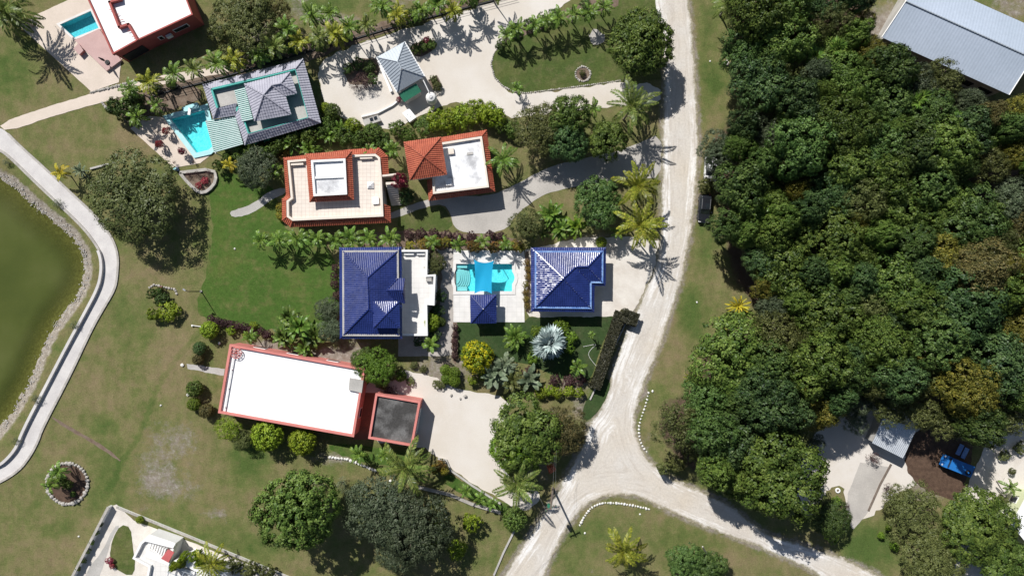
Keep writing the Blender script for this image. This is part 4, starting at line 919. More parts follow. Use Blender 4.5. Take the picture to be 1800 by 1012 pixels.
def white_house():
    t = thing('white_house', 'white stepped house with outside stair at the bottom left edge', 'house', W(290, 985))
    sheet('yard', [(190, 890), (205, 886), (235, 914), (330, 950), (420, 985), (520, 1022), (520, 1090), (110, 1090), (132, 1005)], .012, M['white_gravel'], jit=.06)
    sheet('grey_drive', [(200, 925), (212, 922), (196, 945), (185, 985), (165, 1040), (140, 1060), (152, 1000), (178, 972)], .022, M['concrete'], smooth=1, jit=.05)
    sheet('small_lawn', [(212, 921), (230, 926), (233, 958), (239, 996), (230, 1014), (198, 996), (192, 979), (197, 948)], .030, M['lawn_top'], smooth=1, jit=.05)
    blk = WP([(248, 952), (264, 938.6), (309, 954), (300, 990), (345, 1004), (340, 1060), (250, 1060), (262, 995), (234, 980)], 2.7); q = [Vector((p.x, p.y, 0)) for p in blk]
    MB().prism(q, 0, 2.3).build('wall', M['white_wall'], t); MB().prism(inset(q, .1), 2.3, 2.38).build('terrace_floor', M['paving_tile'], t)
    parapet(t, blk, 2.1, 2.95, .35, M['white_wall'])
    a = WP([(264, 938.6), (309, 954), (304, 963), (252, 950)], 3.2); MB().prism(a, 2.2, 3.2).build('upper_wall', M['white_wall'], t)
    a = WP([(252, 976), (262, 968), (300, 984), (296, 994)], 3.3); MB().prism(a, 2.2, 3.3).build('upper_wall', M['white_wall'], t)
    for k in range(7):
        p = W(263 + k * 4.4, 961 + k * 1.5, 2.5 + k * .1); MB().box((p.x, p.y, (2.5 + k * .13) / 2), (.22, 1.3, 2.5 + k * .13), R(-18)).build('stair', M['white_wall'], t)
    q = WP([(295, 965), (306, 970), (296, 988), (283, 981)], 3.5); MB().prism(q, 3.38, 3.5).build('canopy', M['red_panel'], t)
    q = WP([(305, 985), (330, 975), (400, 1003), (395, 1060), (345, 1060), (345, 1004)], 3.0); MB().prism([Vector((p.x, p.y, 0)) for p in q], 0, 3.0).build('wing', M['white_roof'], t)
    pg = thing('pergola', 'teal grey metal pergola frame on the white house terrace', 'pergola', W(325, 1000))
    for k in range(4):
        a, b = W(300 + k * 12, 992 + k * 4, 3.6), W(292 + k * 12, 1022 + k * 4, 3.6); MB().tube([a, b], .07).build('beam', M['metal_grey'], pg)
    for k in range(3):
        a, b = W(298 - k * 4, 996 + k * 9, 3.68), W(340 - k * 4, 1010 + k * 9, 3.68); MB().tube([a, b], .06).build('rafter', M['metal_grey'], pg)
    for x, y in ((301, 993), (338, 1005)):
        p = W(x, y, 3.6); MB().tube([(p.x, p.y, 2.3), p], .07).build('post', M['metal_grey'], pg)
    w = thing('garden_wall', 'low white wall along the left side of the white house yard', 'wall', W(160, 945))
    a, b = W(190, 891, 1.1), W(118, 1030, 1.1); d = b - a; MB().box(((a.x + b.x) / 2, (a.y + b.y) / 2, .55), (d.length, .3, 1.1), math.atan2(d.y, d.x)).build('wall', M['white_wall'], w)
    MB().box(((a.x + b.x) / 2, (a.y + b.y) / 2, 1.13), (d.length + .1, .4, .06), math.atan2(d.y, d.x)).build('wall_cap', M['stone'], w)
    w = thing('garden_wall', 'low pale wall along the upper side of the white house yard', 'wall', W(360, 950))
    a, b = W(205, 891, .35), W(520, 1020, .35); d = b - a; MB().box(((a.x + b.x) / 2, (a.y + b.y) / 2, .17), (d.length, .28, .34), math.atan2(d.y, d.x)).build('wall', M['white_wall'], w)
    MB().box(((a.x + b.x) / 2, (a.y + b.y) / 2, .36), (d.length + .1, .36, .05), math.atan2(d.y, d.x)).build('wall_cap', M['stone'], w)
white_house()

def hall():
    ze, zr = 4.8, 6.6
    s0, s1 = W(1550, 66, ze), W(1774, 167, ze); r0, r1 = W(1592, 3, zr), W(1815, 103, zr)
    n0 = Vector((2 * r0.x - s0.x, 2 * r0.y - s0.y, ze)); n1 = Vector((2 * r1.x - s1.x, 2 * r1.y - s1.y, ze))
    t = thing('metal_hall', 'long hall with pale blue-grey metal gable roof in the wood', 'hall', cen([s0, s1, n0, n1]))
    MB().prism([Vector((p.x, p.y, 0)) for p in inset([s0, s1, n1, n0], .7)], 0, ze).build('wall', M['concrete'], t)
    roof_part('roof_slope', [(s0, s1, [r1, r0])], M['hall_metal'], t, sp=.5, amp=.012, row=0, prof='wave')
    roof_part('roof_slope', [(n1, n0, [r0, r1])], M['hall_metal'], t, sp=.5, amp=.012, row=0, prof='wave')
    cap(t, M['metal_grey'], (r0, r1), r=.14, lift=.04)
    for a, b in ((s0, r0), (n0, r0), (s1, r1)):
        d = b - a; MB().tube([a + Vector((0, 0, .03)), b + Vector((0, 0, .03))], .1, 4).build('verge', M['white_wall'], t)
    for k in range(6):
        p = s0.lerp(s1, .12 + k * .16); q = inset([s0, s1, n1, n0], .68); w = q[0].lerp(q[1], .12 + k * .16)
        MB().box((w.x, w.y, 1.6), (2.2, .12, 1.4), math.atan2((s1 - s0).y, (s1 - s0).x)).build('window', M['glass'], t)
    y = thing('yard_fence', 'white rail fence at the left gable of the metal hall', 'fence', W(1552, 45))
    a, b = W(1545, 72), W(1575, 22); MB().tube([a + Vector((0, 0, 1)), b + Vector((0, 0, 1))], .08).build('rail', M['white_wall'], y); MB().tube([a + Vector((0, 0, .55)), b + Vector((0, 0, .55))], .07).build('rail', M['white_wall'], y)
    for k in range(5):
        p = a.lerp(b, k / 4); MB().box((p.x, p.y, .55), (.14, .14, 1.1)).build('post', M['white_wall'], y)
hall()

def shed_side():
    z = 2.9; q = WP([(1552, 735), (1612, 752), (1587, 805), (1533, 778)], z); t = thing('tin_shed', 'small tin-roofed shed half under the trees', 'shed', cen(q))
    q0 = [Vector((p.x, p.y, 0)) for p in q]
    MB().prism(inset(q0, .25), 0, z - .15).build('wall', M['concrete'], t)
    roof_part('roof', [(W(1533, 778, z - .1), W(1587, 805, z - .1), [W(1612, 752, z + .35), W(1552, 735, z + .35)])], M['tin'], t, sp=.3, amp=.05, row=0, prof='wave')
    w = inset(q0, .25); a, b = w[3].lerp(w[2], .35), w[3].lerp(w[2], .6); MB().box((a + b) / 2 + Vector((-.03, -.05, 1.05)), ((b - a).length, .1, 2.1), math.atan2((b - a).y, (b - a).x)).build('door', M['dark'], t)
    c = W(1674, 815); ang = math.atan2(-18.6, 45.6)
    v = thing('blue_truck', 'boxy bright blue truck with a spare wheel lying on top', 'truck', c)
    mt = lambda x, y, zz: c + Matrix.Rotation(ang, 3, 'Z') @ Vector((x, y, zz))
    MB().box(mt(.1, 0, 1.05), (4.6, 2.0, .9), ang).build('body', M['blue_paint'], v)
    MB().box(mt(.35, 0, 1.72), (3.9, 1.9, .5), ang).build('cabin', M['blue_paint'], v)
    MB().box(mt(-2.35, 0, .85), (.5, 1.8, .25), ang).build('bumper', M['blue_paint'], v)
    for y in (-.96, .96):
        for x in (-.9, .35, 1.5): MB().box(mt(x, y, 1.72), (.95, .05, .36), ang).build('window', M['glass'], v)
    MB().box(mt(-1.63, 0, 1.72), (.05, 1.6, .36), ang).build('windscreen', M['glass'], v)
    for x in (-1.4, 1.5):
        for y in (-.95, .95):
            d = Matrix.Rotation(ang, 3, 'Z') @ Vector((0, .13, 0)); p = mt(x, y, .42); w_ = MB().tube([p - d, p + d], .42, 16).build('wheel', M['rubber'], v); MB().tube([p - d * 1.08, p + d * 1.08], .22, 12).build('rim', M['steel'], w_)
    p = mt(1.5, -.35, 1.98); s = MB().tube([p, p + Vector((0, 0, .22))], [.42, .40], 16).build('spare_wheel', M['rubber'], v); MB().tube([p + Vector((0, 0, .1)), p + Vector((0, 0, .25))], .18, 10).build('hub', M['blue_paint'], s)
    for y in (-.7, .7): MB().box(mt(-2.3, y, 1.1), (.08, .25, .2), ang).build('headlight', M['white_wall'], v)
    pn = thing('flat_panels', 'two flat teal panels lying in the shade behind the blue truck', 'panels', W(1691, 793))
    for x, y in ((1687, 790), (1696, 796)): MB().box(W(x, y, .2), (.75, 1.9, .12), R(-26)).build('panel', M['blue_trim'], pn)
    z = 4.0; q = WP([(1806, 868), (1777, 921), (1815, 968), (1870, 968), (1870, 868)], z); t = thing('pale_green_house', 'pale green house with white roof cut by the right edge', 'house', cen(q)); q0 = [Vector((p.x, p.y, 0)) for p in q]
    MB().prism(inset(q0, .3), 0, z - .1).build('wall', M['pale_green'], t); MB().prism(q0, z - .1, z + .12).build('roof', M['white_roof'], t)
    w = inset(q0, .3)
    for f in (.18, .62): window(t, w[0].lerp(w[1], f), w[0].lerp(w[1], f + .18), 1.1, 2.4)
    window(t, w[1].lerp(w[2], .25), w[1].lerp(w[2], .45), 1.1, 2.4)
shed_side()
# ---------------------------------------------------------------- vegetation
def mesh_quads(name, V, v, m, smooth=False):
    n = len(V) // 4; me = bpy.data.meshes.new(name)
    me.vertices.add(n * 4); me.vertices.foreach_set('co', V.astype(np.float32).ravel())
    me.loops.add(n * 4); me.loops.foreach_set('vertex_index', np.arange(n * 4, dtype=np.int32))
    me.polygons.add(n); me.polygons.foreach_set('loop_start', np.arange(0, n * 4, 4, dtype=np.int32))
    a = me.attributes.new('v', 'FLOAT', 'POINT'); a.data.foreach_set('value', np.repeat(v, 4).astype(np.float32))
    me.materials.append(m); me.update(); me.validate(); return me
def unit(a): return a / (np.linalg.norm(a, axis=1, keepdims=True) + 1e-9)
def crown_mesh(seed, Rr, H, nl, nclump, per, leaf, cr, zc, lobe=(.36, .55), bot=-.35, asp=.6, cup=.95, fill=0):
    """leaf faces gathered in clumps on the outside of several lobes; Rr crown radius, H half height, zc centre height"""
    rs = np.random.RandomState(seed)
    ang = rs.uniform(0, 6.28) + np.arange(nl) * 6.283 * .618; rad = np.sqrt((np.arange(nl) + .3) / nl) * .68
    if nl == 1: rad = np.zeros(1)
    lc = np.stack([np.cos(ang) * rad, np.sin(ang) * rad, (1 - rad) * .35 + rs.uniform(-.22, .22, nl)], 1); lr = rs.uniform(lobe[0], lobe[1], nl)
    if nl == 1: lc[:] = 0
    C_, N_ = [], []
    while len(C_) < nclump:
        i = rs.randint(nl); d = unit(rs.normal(size=(1, 3)))[0]
        if d[2] < bot: continue
        p = lc[i] + d * lr[i] * rs.uniform(.82, 1.05)
        dd = np.linalg.norm(lc - p, axis=1) / lr; dd[i] = 9
        if dd.min() < .78: continue
        C_.append(p); N_.append(d)
    C_ = np.array(C_) * [Rr, Rr, H]; N_ = np.array(N_); cv = rs.uniform(0, 1, nclump); cs = cr * rs.uniform(.6, 1.3, nclump)
    k = np.repeat(np.arange(nclump), per); n = len(k)
    d = unit(rs.normal(size=(n, 3))); nn = N_[k]; d += nn * .55; r = rs.uniform(.25, 1, n) ** .5
    P = C_[k] + d * (cs[k] * r)[:, None] * [1, 1, .75]
    nv = unit(unit(d) * cup + nn * .35 + rs.normal(size=(n, 3)) * .27 + [0, 0, .12])
    t = unit(np.cross(nv, rs.normal(size=(n, 3)))); b = np.cross(nv, t); L = leaf * rs.uniform(.6, 1.35, n)[:, None]
    V = np.stack([P - t * L * .5, P - b * L * asp * .5 - nv * L * .06, P + t * L * .5, P + b * L * asp * .5 - nv * L * .06], 1).reshape(-1, 3)
    if fill:      # twigs and leaves inside the crown
        d = unit(rs.normal(size=(fill, 3))); q = d * (rs.uniform(.2, .74, fill) * 1.0)[:, None] * [Rr, Rr, H * .8]; nv = unit(d * .5 + rs.normal(size=(fill, 3)) * .6); t = unit(np.cross(nv, rs.normal(size=(fill, 3)))); b = np.cross(nv, t); L = leaf * 1.5 * rs.uniform(.6, 1.3, fill)[:, None]
        V = np.concatenate([V, np.stack([q - t * L * .5, q - b * L * .4, q + t * L * .5, q + b * L * .4], 1).reshape(-1, 3)]); k = np.concatenate([k, rs.randint(0, nclump, fill)]); n += fill
    V[:, 2] += zc
    v = np.clip(.55 * cv[k] + .45 * rs.uniform(0, 1, n), 0, 1)
    return mesh_quads('crown', V, v, LF['mid']), lc * [Rr, Rr, H] + [0, 0, zc], lr
def trunk_mesh(seed, lc, h0, r, name='trunk'):
    rg = random.Random(seed); mb = MB(); f = Vector((rg.uniform(-.2, .2), rg.uniform(-.2, .2), h0))
    mb.tube([(0, 0, -.1), (0, 0, .25), f * .5, f], [r * 1.5, r * 1.1, r * .95, r * .8], 8)
    for c in lc:
        c = Vector(c); mid = f.lerp(c, .5) + Vector((rg.uniform(-.3, .3), rg.uniform(-.3, .3), .2)); mb.tube([f, mid, c], [r * .55, r * .35, r * .12], 5)
    me = bpy.data.meshes.new(name); me.from_pydata(mb.v, [], mb.f); me.materials.append(M['bark']); me.shade_smooth(); return me
PROTO = {}
def proto(key, seed, **k):
    cm, lc, lr = crown_mesh(seed, **k); PROTO[key] = (cm, trunk_mesh(seed, lc, k['zc'] * .45, .05 * k['Rr']), k['Rr'], k['zc'])
for s in range(5): proto(f'big{s}', 11 + s, Rr=5, H=3.4, nl=11 + s, nclump=330, per=40, leaf=.36, cr=.62, zc=6, fill=1800)
for s in range(2): proto(f'round{s}', 31 + s, Rr=5, H=3.7, nl=26, nclump=620, per=34, leaf=.30, cr=.46, zc=6, lobe=(.34, .44), bot=-.6, fill=3500)
for s in range(3): proto(f'fine{s}', 41 + s, Rr=5, H=3.0, nl=12, nclump=560, per=26, leaf=.30, cr=.5, zc=6, asp=.45, fill=2000)
for s in range(2): proto(f'open{s}', 51 + s, Rr=5, H=2.8, nl=17, nclump=300, per=26, leaf=.28, cr=.55, zc=6, lobe=(.22, .36), asp=.45, fill=500)
for s in range(2): proto(f'ball{s}', 61 + s, Rr=1.5, H=1.25, nl=1, nclump=380, per=16, leaf=.14, cr=.17, zc=1.35, lobe=(.9, .92), bot=-.7, fill=900)
for s in range(3): proto(f'bush{s}', 71 + s, Rr=1.5, H=1.0, nl=8, nclump=150, per=18, leaf=.20, cr=.24, zc=.95, lobe=(.34, .52), bot=-.5)
proto('twig', 81, Rr=1.5, H=.9, nl=9, nclump=110, per=9, leaf=.2, cr=.3, zc=1.0, lobe=(.25, .4), bot=-.5, asp=.25)
def tree(px, py, rpx, kind, leaf, label, zc=None, cat='tree', name='broadleaf_tree', group=None, seed=None, sq=1.0):
    cm, tm, Rr, z0 = PROTO[kind]; rg = random.Random(int(px * 7 + py * 13))
    r = rpx / PPM
    if zc is None: zc = z0 * r / Rr
    r *= (ALT - zc) / ALT
    p = W(px, py, zc); p.z = 0
    t = thing(name, label, cat, p, group, rg.uniform(0, 6.28), (r / Rr, r / Rr * sq, zc / z0))
    link('trunk', tm, t); link('crown', cm, t, m=LF[leaf]); return t

# --- fronds
def frond_mesh(name, L, n, wid, lw, droop, rise, seed, rach=.03, fwd=.75, sag=.35):
    rs = np.random.RandomState(seed); pts = []; p = np.array([0., 0., 0.]); a = rise
    for i in range(n + 1):
        pts.append(p.copy()); a -= droop / n * (.4 + 1.2 * i / n); p = p + np.array([math.cos(a), 0, math.sin(a)]) * L / n
    V = []; v = []
    for i in range(1, n + 1):
        c = pts[i]; t = pts[i] - pts[i - 1]; t /= np.linalg.norm(t); up = np.cross([0, 1, 0], -t); up = -up if up[2] < 0 else up
        f = i / n; w = wid * (math.sin(math.pi * min(1, .12 + f * .86)) ** .6)
        for s in (-1, 1):
            d = np.array([0, s * 1., 0]) * (1 - .25 * f) + t * (fwd * (.5 + f * .8)) - up * sag * rs.uniform(.5, 1.3) * (1 if rs.rand() > .15 else -.3); d /= np.linalg.norm(d)
            q = np.cross(d, up); q /= np.linalg.norm(q) + 1e-9; ww = lw * rs.uniform(.75, 1.2); e = c + d * w * rs.uniform(.82, 1.1)
            m_ = c + d * w * .5
            V += [c - q * ww * .3, m_ - q * ww * .55, e, m_ + q * ww * .55]; v.append(rs.uniform(.15, .9))
    for i in range(n):
        a0, a1 = pts[i], pts[i + 1]; r0 = rach * (1 - .8 * i / n)
        V += [a0 + [0, -r0, .015], a1 + [0, -r0, .015], a1 + [0, r0, .02], a0 + [0, r0, .02]]; v.append(1.0)
    return mesh_quads(name, np.array(V), np.array(v), LF['palm'])
def blade_mesh(name, L, wid, droop, rise, seed, fold=.25, n=9):
    rs = np.random.RandomState(seed); p = np.array([0., 0., 0.]); a = rise; V = []; v = []; pr = None
    for i in range(n + 1):
        f = i / n; w = .04 if f < .2 else wid * math.sin(math.pi * min(1, (f - .14) / .88)) ** .55 * rs.uniform(.85, 1.1)
        cur = (p + [0, -w, w * fold], p.copy(), p + [0, w, w * fold])
        if pr:
            for k in (0, 1): V += [pr[k], pr[k + 1], cur[k + 1], cur[k]]; v.append(rs.uniform(.2, .85))
        pr = cur; a -= droop / n * (.3 + 1.4 * f); p = p + np.array([math.cos(a), 0, math.sin(a)]) * L / n
    return mesh_quads(name, np.array(V), np.array(v), LF['palm'])
def fan_mesh(name, L, rad, seed, seg=16, droop=.25):
    rs = np.random.RandomState(seed); V = []; v = []; hub = np.array([L, 0, L * .25])
    V += [[0, -.03, 0], hub + [0, -.03, 0], hub + [0, .03, 0], [0, .03, 0]]; v.append(.9)
    for k in range(seg):
        a = (k / (seg - 1) - .5) * 4.2; d = np.array([math.cos(a), math.sin(a), -droop * rs.uniform(.4, 1.5)]); q = np.array([-math.sin(a), math.cos(a), .35 * (1 if k % 2 else -1)])
        r = rad * rs.uniform(.85, 1.1) * (1 - .12 * abs(a)); w = rad * .17
        m_ = hub + d * r * .6; V += [hub, m_ - q * w * .6, hub + d * r - [0, 0, .06 * r], m_ + q * w * .6]; v.append(rs.uniform(.15, 1))
    return mesh_quads(name, np.array(V), np.array(v), LF['palm'])
FR = {'coco': [frond_mesh('frond', 4.6, 30, .78, .15, 1.2 + .35 * i, .3, 5 + i) for i in range(3)],
      'small': [frond_mesh('frond', 2.0, 16, .44, .15, 1.5 + .3 * i, .5, 15 + i, .03) for i in range(3)],
      'areca': [frond_mesh('frond', 2.6, 16, .55, .17, 1.1 + .3 * i, .45, 25 + i, .03) for i in range(3)],
      'banana': [blade_mesh('leaf', 2.6, .30, 1.3 + .3 * i, .5, 35 + i) for i in range(3)],
      'broad': [blade_mesh('leaf', 3.0, .42, 1.0 + .25 * i, .5, 45 + i, .12) for i in range(3)],
      'fan': [fan_mesh('leaf', 1.3, 1.5, 55 + i) for i in range(3)],
      'fan_s': [fan_mesh('leaf', .9, 1.0, 65 + i, 13) for i in range(3)],
      'blade': [blade_mesh('leaf', 1.5, .10, .7 + .3 * i, .35, 75 + i) for i in range(3)]}
def ptrunk(h, r0, r1, lean, seed):
    rg = random.Random(seed); pts = [(lean * (i / 8) ** 2 * 1.0, .04 * math.sin(i * .9 + seed), h * i / 8 - (.05 if i == 0 else 0)) for i in range(9)]
    rad = [(r0 * 1.5 if i == 0 else r0 + (r1 - r0) * i / 8) for i in range(9)]
    mb = MB(); mb.tube(pts, rad, 8)
    me = bpy.data.meshes.new('trunk'); me.from_pydata(mb.v, [], mb.f); me.materials.append(M['palm_trunk']); me.shade_smooth(); return me
TRUNK = {'coco': ptrunk(6, .17, .11, .7, 1), 'small': ptrunk(3.3, .10, .07, .12, 2), 'tall': ptrunk(4.6, .10, .07, .2, 3), 'stub': ptrunk(1, .14, .1, .03, 4), 'stout': ptrunk(2.4, .25, .2, .05, 5)}
TH = {'coco': 6, 'small': 3.3, 'tall': 4.6, 'stub': 1, 'stout': 2.4}; TLEAN = {'coco': .7, 'small': .12, 'tall': .2, 'stub': .03, 'stout': .05}
def palm(px, py, label, fk='small', tk='small', h=3.3, n=10, s=1.0, leaf='palm', base=False, lo=-25, hi=70, wind=0.0, cat='palm', name='palm_tree', group=None, part='frond'):
    rg = random.Random(int(px * 17 + py * 5)); p = W(px, py, 0 if base else h); p.z = 0
    rz = rg.uniform(0, 6.28); sc = h / TH[tk]; lx = TLEAN[tk]
    q = Vector((p.x - (0 if base else lx * math.cos(rz)), p.y - (0 if base else lx * math.sin(rz)), 0))
    t = thing(name, label, cat, q, group, rz)
    link('trunk', TRUNK[tk], t, scale=(1, 1, sc))
    for k in range(n):
        f = k / max(1, n - 1); yaw = k * 2.39996 + rg.uniform(-.25, .25)
        if wind: yw = yaw + rz; yaw += wind * math.sin(R(-20) - yw) * .8
        pitch = R(hi + (lo - hi) * f ** .7 + rg.uniform(-9, 9) * (2.2 if fk == 'fan' else 1)); z = s * rg.uniform(.85, 1.1)
        link(part, FR[fk][rg.randrange(3)], t, (lx, 0, h - .05), (rg.uniform(-.25, .25), -pitch, yaw), (z, z, z), LF[leaf])
    return t
ORD = ['first', 'second', 'third', 'fourth', 'fifth', 'sixth', 'seventh', 'eighth', 'ninth', 'tenth', 'eleventh', 'twelfth', 'thirteenth', 'fourteenth', 'fifteenth', 'sixteenth', 'seventeenth', 'eighteenth', 'nineteenth', 'twentieth']
ORD += [f'twenty-{o}' for o in ORD[:9]] + ['thirtieth'] + [f'thirty-{o}' for o in ORD[:9]]

# --- the wood to the right of the road
def grow_wood():
    rg = random.Random(21); T = []
    fixed = [(1262, 268, 30, 'grey'), (1300, 330, 40, 'dark'), (1275, 400, 26, 'dark'), (1338, 452, 32, 'deep'), (1330, 30, 46, 'mid'), (1305, 90, 34, 'dark'), (1330, 150, 44, 'deep'), (1285, 625, 62, 'mid'), (1190, 745, 44, 'olive'), (1370, 830, 62, 'mid'),
             (1290, 770, 56, 'deep'), (1240, 700, 36, 'dark'), (1340, 700, 46, 'deep'), (1430, 712, 40, 'yellow'), (1520, 98, 30, 'yellow'), (1555, 125, 36, 'dark'), (1480, 140, 44, 'mid'), (1650, 140, 36, 'olive'), (1560, 180, 42, 'dark'), (1630, 205, 38, 'dark'),
             (1770, 570, 36, 'yellow'), (1720, 470, 44, 'brown'), (1650, 450, 40, 'yellow'), (1735, 208, 22, 'brown'), (1785, 200, 30, 'yellow'), (1690, 275, 20, 'yellow'), (1775, 270, 24, 'yellow'), (1398, 335, 22, 'yellow'), (1598, 625, 20, 'yellow'), (1790, 400, 30, 'brown'),
             (1575, 375, 52, 'mid'), (1700, 390, 50, 'dark'), (1690, 540, 56, 'deep'), (1570, 500, 50, 'mid'), (1465, 420, 50, 'mid'), (1760, 640, 52, 'deep'), (1560, 718, 30, 'olive'), (1500, 705, 26, 'grey'), (1615, 722, 36, 'olive'), (1662, 736, 36, 'olive'), (1712, 740, 34, 'dark'), (1765, 728, 38, 'olive'), (1250, 760, 40, 'dark'),
             (1445, 555, 48, 'mid'), (1380, 480, 44, 'mid'), (1540, 600, 44, 'mid'), (1430, 640, 48, 'mid'), (1360, 590, 44, 'olive'), (1490, 300, 46, 'mid'), (1400, 260, 46, 'dark'), (1340, 240, 40, 'grey')]
    for x, y, r, c in fixed: T.append([x, y, r, c])
    n = 0
    while n < 9000:
        n += 1; x = rg.uniform(1240, 1840); y = rg.uniform(-30, 900); r = rg.choice([24, 30, 34, 38, 44, 48])
        if not inpoly([x], [y], FOREST)[0] or distpoly([x], [y], FOREST)[0] < r * .55: continue
        if x > 1540 and y > 690: continue
        hx, hy = x - 1660, y - 115
        if any(math.hypot(x - a[0], y - a[1]) < (r + a[2]) * .62 for a in T): continue
        if math.hypot(x - 1237, y - 368) < r * 1.2 + 24 or math.hypot(x - 1292, y - 540) < r * 1.12 + 32 or math.hypot(x - 1285, y - 462) < r * 1.0 + 16: continue
        # dark openings where the floor shows
        if any(math.hypot((x - a) / c, (y - b) / d) < 1 for a, b, c, d in ((1600, 350, 50, 30), (1725, 335, 50, 38), (1520, 650, 34, 26), (1580, 160, 16, 18), (1420, 210, 20, 36), (1548, 645, 30, 20))): continue
        c = rg.choices(['deep', 'dark', 'mid', 'olive', 'grey', 'yellow'], [4, 6, 7, 3, 2, 1])[0]; T.append([x, y, r, c])
    marks = [('the parked black car', 1237, 368), ('the metal hall', 1660, 110), ('the tin-roofed shed', 1570, 770), ('the road junction', 1080, 880), ('the yellow fan palm', 1297, 537), ('the blue truck', 1674, 815), ('the oval lawn tree', 1127, 77), ('the right picture edge', 1800, 450), ('the middle of the wood', 1520, 430)]
    word = {'deep': 'very dark green', 'dark': 'dark green', 'mid': 'mid green', 'olive': 'dull olive', 'grey': 'grey green', 'yellow': 'yellowing', 'brown': 'brown-orange'}
    by = {}
    for t in T:
        k = min(range(len(marks)), key=lambda i: math.hypot(t[0] - marks[i][1], t[1] - marks[i][2])); by.setdefault((t[3], k), []).append((math.hypot(t[0] - marks[k][1], t[1] - marks[k][2]), t))
    for (c, k), L in by.items():
        L.sort(key=lambda a: a[0])
        for i, (_, t) in enumerate(L):
            kind = {'grey': 'fine', 'olive': 'open', 'yellow': rg.choice(['open', 'fine']), 'brown': 'fine'}.get(c, rg.choice(['big', 'big', 'fine', 'round'])); kind += str(rg.randrange({'fine': 3, 'open': 2, 'big': 5, 'round': 2}[kind]))
            zc = rg.uniform(6.0, 9.2) * (.72 + .28 * t[2] / 40) * (1.05 if c in ('yellow', 'brown') else 1)
            lab = f"{word[c]} wood tree, {'' if i == 0 else ORD[i] + ' '}nearest of its colour to {marks[k][0]}"
            tree(t[0], t[1], t[2] * 1.12, kind, c, lab, zc, group='trees of the wood')
    return T
WOOD = grow_wood()
fanp = [(1412, 240), (1432, 100), (1467, 88), (1350, 378), (1322, 368), (1346, 360), (1300, 365), (1480, 360), (1700, 690), (1395, 225), (1610, 180), (1615, 175), (1670, 210), (1500, 165)]
for i, (x, y) in enumerate(sorted(fanp)): palm(x, y, f'light green fan palm among the wood, {ORD[i]} from the left', 'fan_s', 'tall', 8.2, 12, 1.15, 'palm', lo=-10, group='fan palms in the wood', part='leaf')

# --- single trees
tree(1127, 77, 56, 'round0', 'mid', 'big dense round tree at the corner of the oval lawn by the road', 6.0)
tree(234, 344, 76, 'fine0', 'olive_dark', 'large dull olive tree beside the lagoon footpath', 5.2)
tree(950, 228, 46, 'fine1', 'olive', 'brownish olive tree above the curved concrete drive', 4.4)
tree(1000, 205, 36, 'big1', 'mid', 'dark tree with brighter top just below the sandy drive', 4.8)
tree(1000, 250, 34, 'big3', 'deep', 'very dark tree above the concrete drive, left of the round green tree', 4.4)
tree(1068, 246, 33, 'big2', 'mid', 'round green tree above the concrete drive and below the big coconut palm', 4.4)
tree(1053, 357, 40, 'big4', 'dark', 'dark glossy tree on the lawn island between the concrete drive and blue garage', 4.2)
tree(926, 397, 28, 'fine2', 'olive', 'dark olive tree at the upper left corner of the blue garage', 3.6)
tree(925, 760, 60, 'big0', 'mid', 'large green tree at the lower end of the pink house yard', 4.8)
tree(985, 758, 46, 'fine1', 'brown', 'brownish-orange tree by the road beside the large yard tree', 4.0)
tree(910, 785, 44, 'big3', 'bright', 'brighter green tree on the lower left of the large yard tree', 4.0)
tree(525, 893, 68, 'round1', 'mid', 'large dense round tree standing below the long pink house', 8.0)
tree(672, 895, 62, 'fine0', 'grey', 'grey green spreading tree right of the large round tree', 6.0)
tree(728, 925, 62, 'fine2', 'grey', 'grey green spreading tree furthest right below the pink garage', 6.0)
tree(695, 965, 38, 'fine1', 'grey', 'lower grey green tree above the bottom edge of the picture', 4.0)
tree(432, 30, 54, 'fine2', 'olive', 'large olive tree right of the red house', 5.0)
tree(485, 25, 34, 'open1', 'brown', 'brownish tree between the red house olive tree and the palms', 4.0)
tree(402, 752, 26, 'open0', 'lime', 'thin pale green tree at the lower left corner of the pink house', 2.8)
tree(425, 772, 18, 'open1', 'olive', 'small dull tree just right of the thin pale green tree', 2.4)
tree(640, 634, 24, 'fine1', 'mid', 'smaller green tree left of its pair above the pink house', 3.0)
tree(662, 645, 32, 'fine2', 'bright', 'larger bright green tree of the pair above the pink house', 3.4)
tree(1460, 912, 34, 'fine0', 'dark', 'dark green tree beside the concrete slab and the marl road', 3.6)
tree(1612, 905, 60, 'open0', 'olive', 'sparse olive tree with bare grey twigs right of the slab', 3.8)
tree(1580, 880, 34, 'open1', 'olive', 'small sparse olive tree by the white ring right of the slab', 3.0)
tree(1718, 925, 66, 'round0', 'mid', 'large dense tree in front of the pale green house', 4.8)
tree(1640, 985, 54, 'fine1', 'olive', 'olive tree at the bottom edge, lower left of the pale green house tree', 4.2)
tree(1765, 985, 48, 'big0', 'mid', 'mid green tree in the bottom right corner', 4.2)
tree(1205, 985, 32, 'big3', 'dark', 'dark green tree cut by the bottom edge on the grass island', 3.2)
tree(1245, 998, 32, 'big1', 'dark', 'dark green tree at the bottom edge beside the leaning pole', 3.0)
tree(20, 30, 24, 'bush0', 'dark', 'dark bush under the palm in the top left corner', 1.8, 'bush', 'bush')
tree(450, 295, 34, 'fine0', 'grey', 'dark grey green tree between the teal house and the orange terrace house', 3.4)
tree(764, 464, 19, 'fine2', 'olive', 'dark shrubby tree on the right side of the white terrace', 2.0)
tree(576, 545, 22, 'fine0', 'grey', 'upper blue-green shrub against the left wall of the blue villa', 2.2, 'shrub', 'shrub')
tree(582, 580, 22, 'fine1', 'grey', 'lower blue-green shrub against the left wall of the blue villa', 2.2, 'shrub', 'shrub')

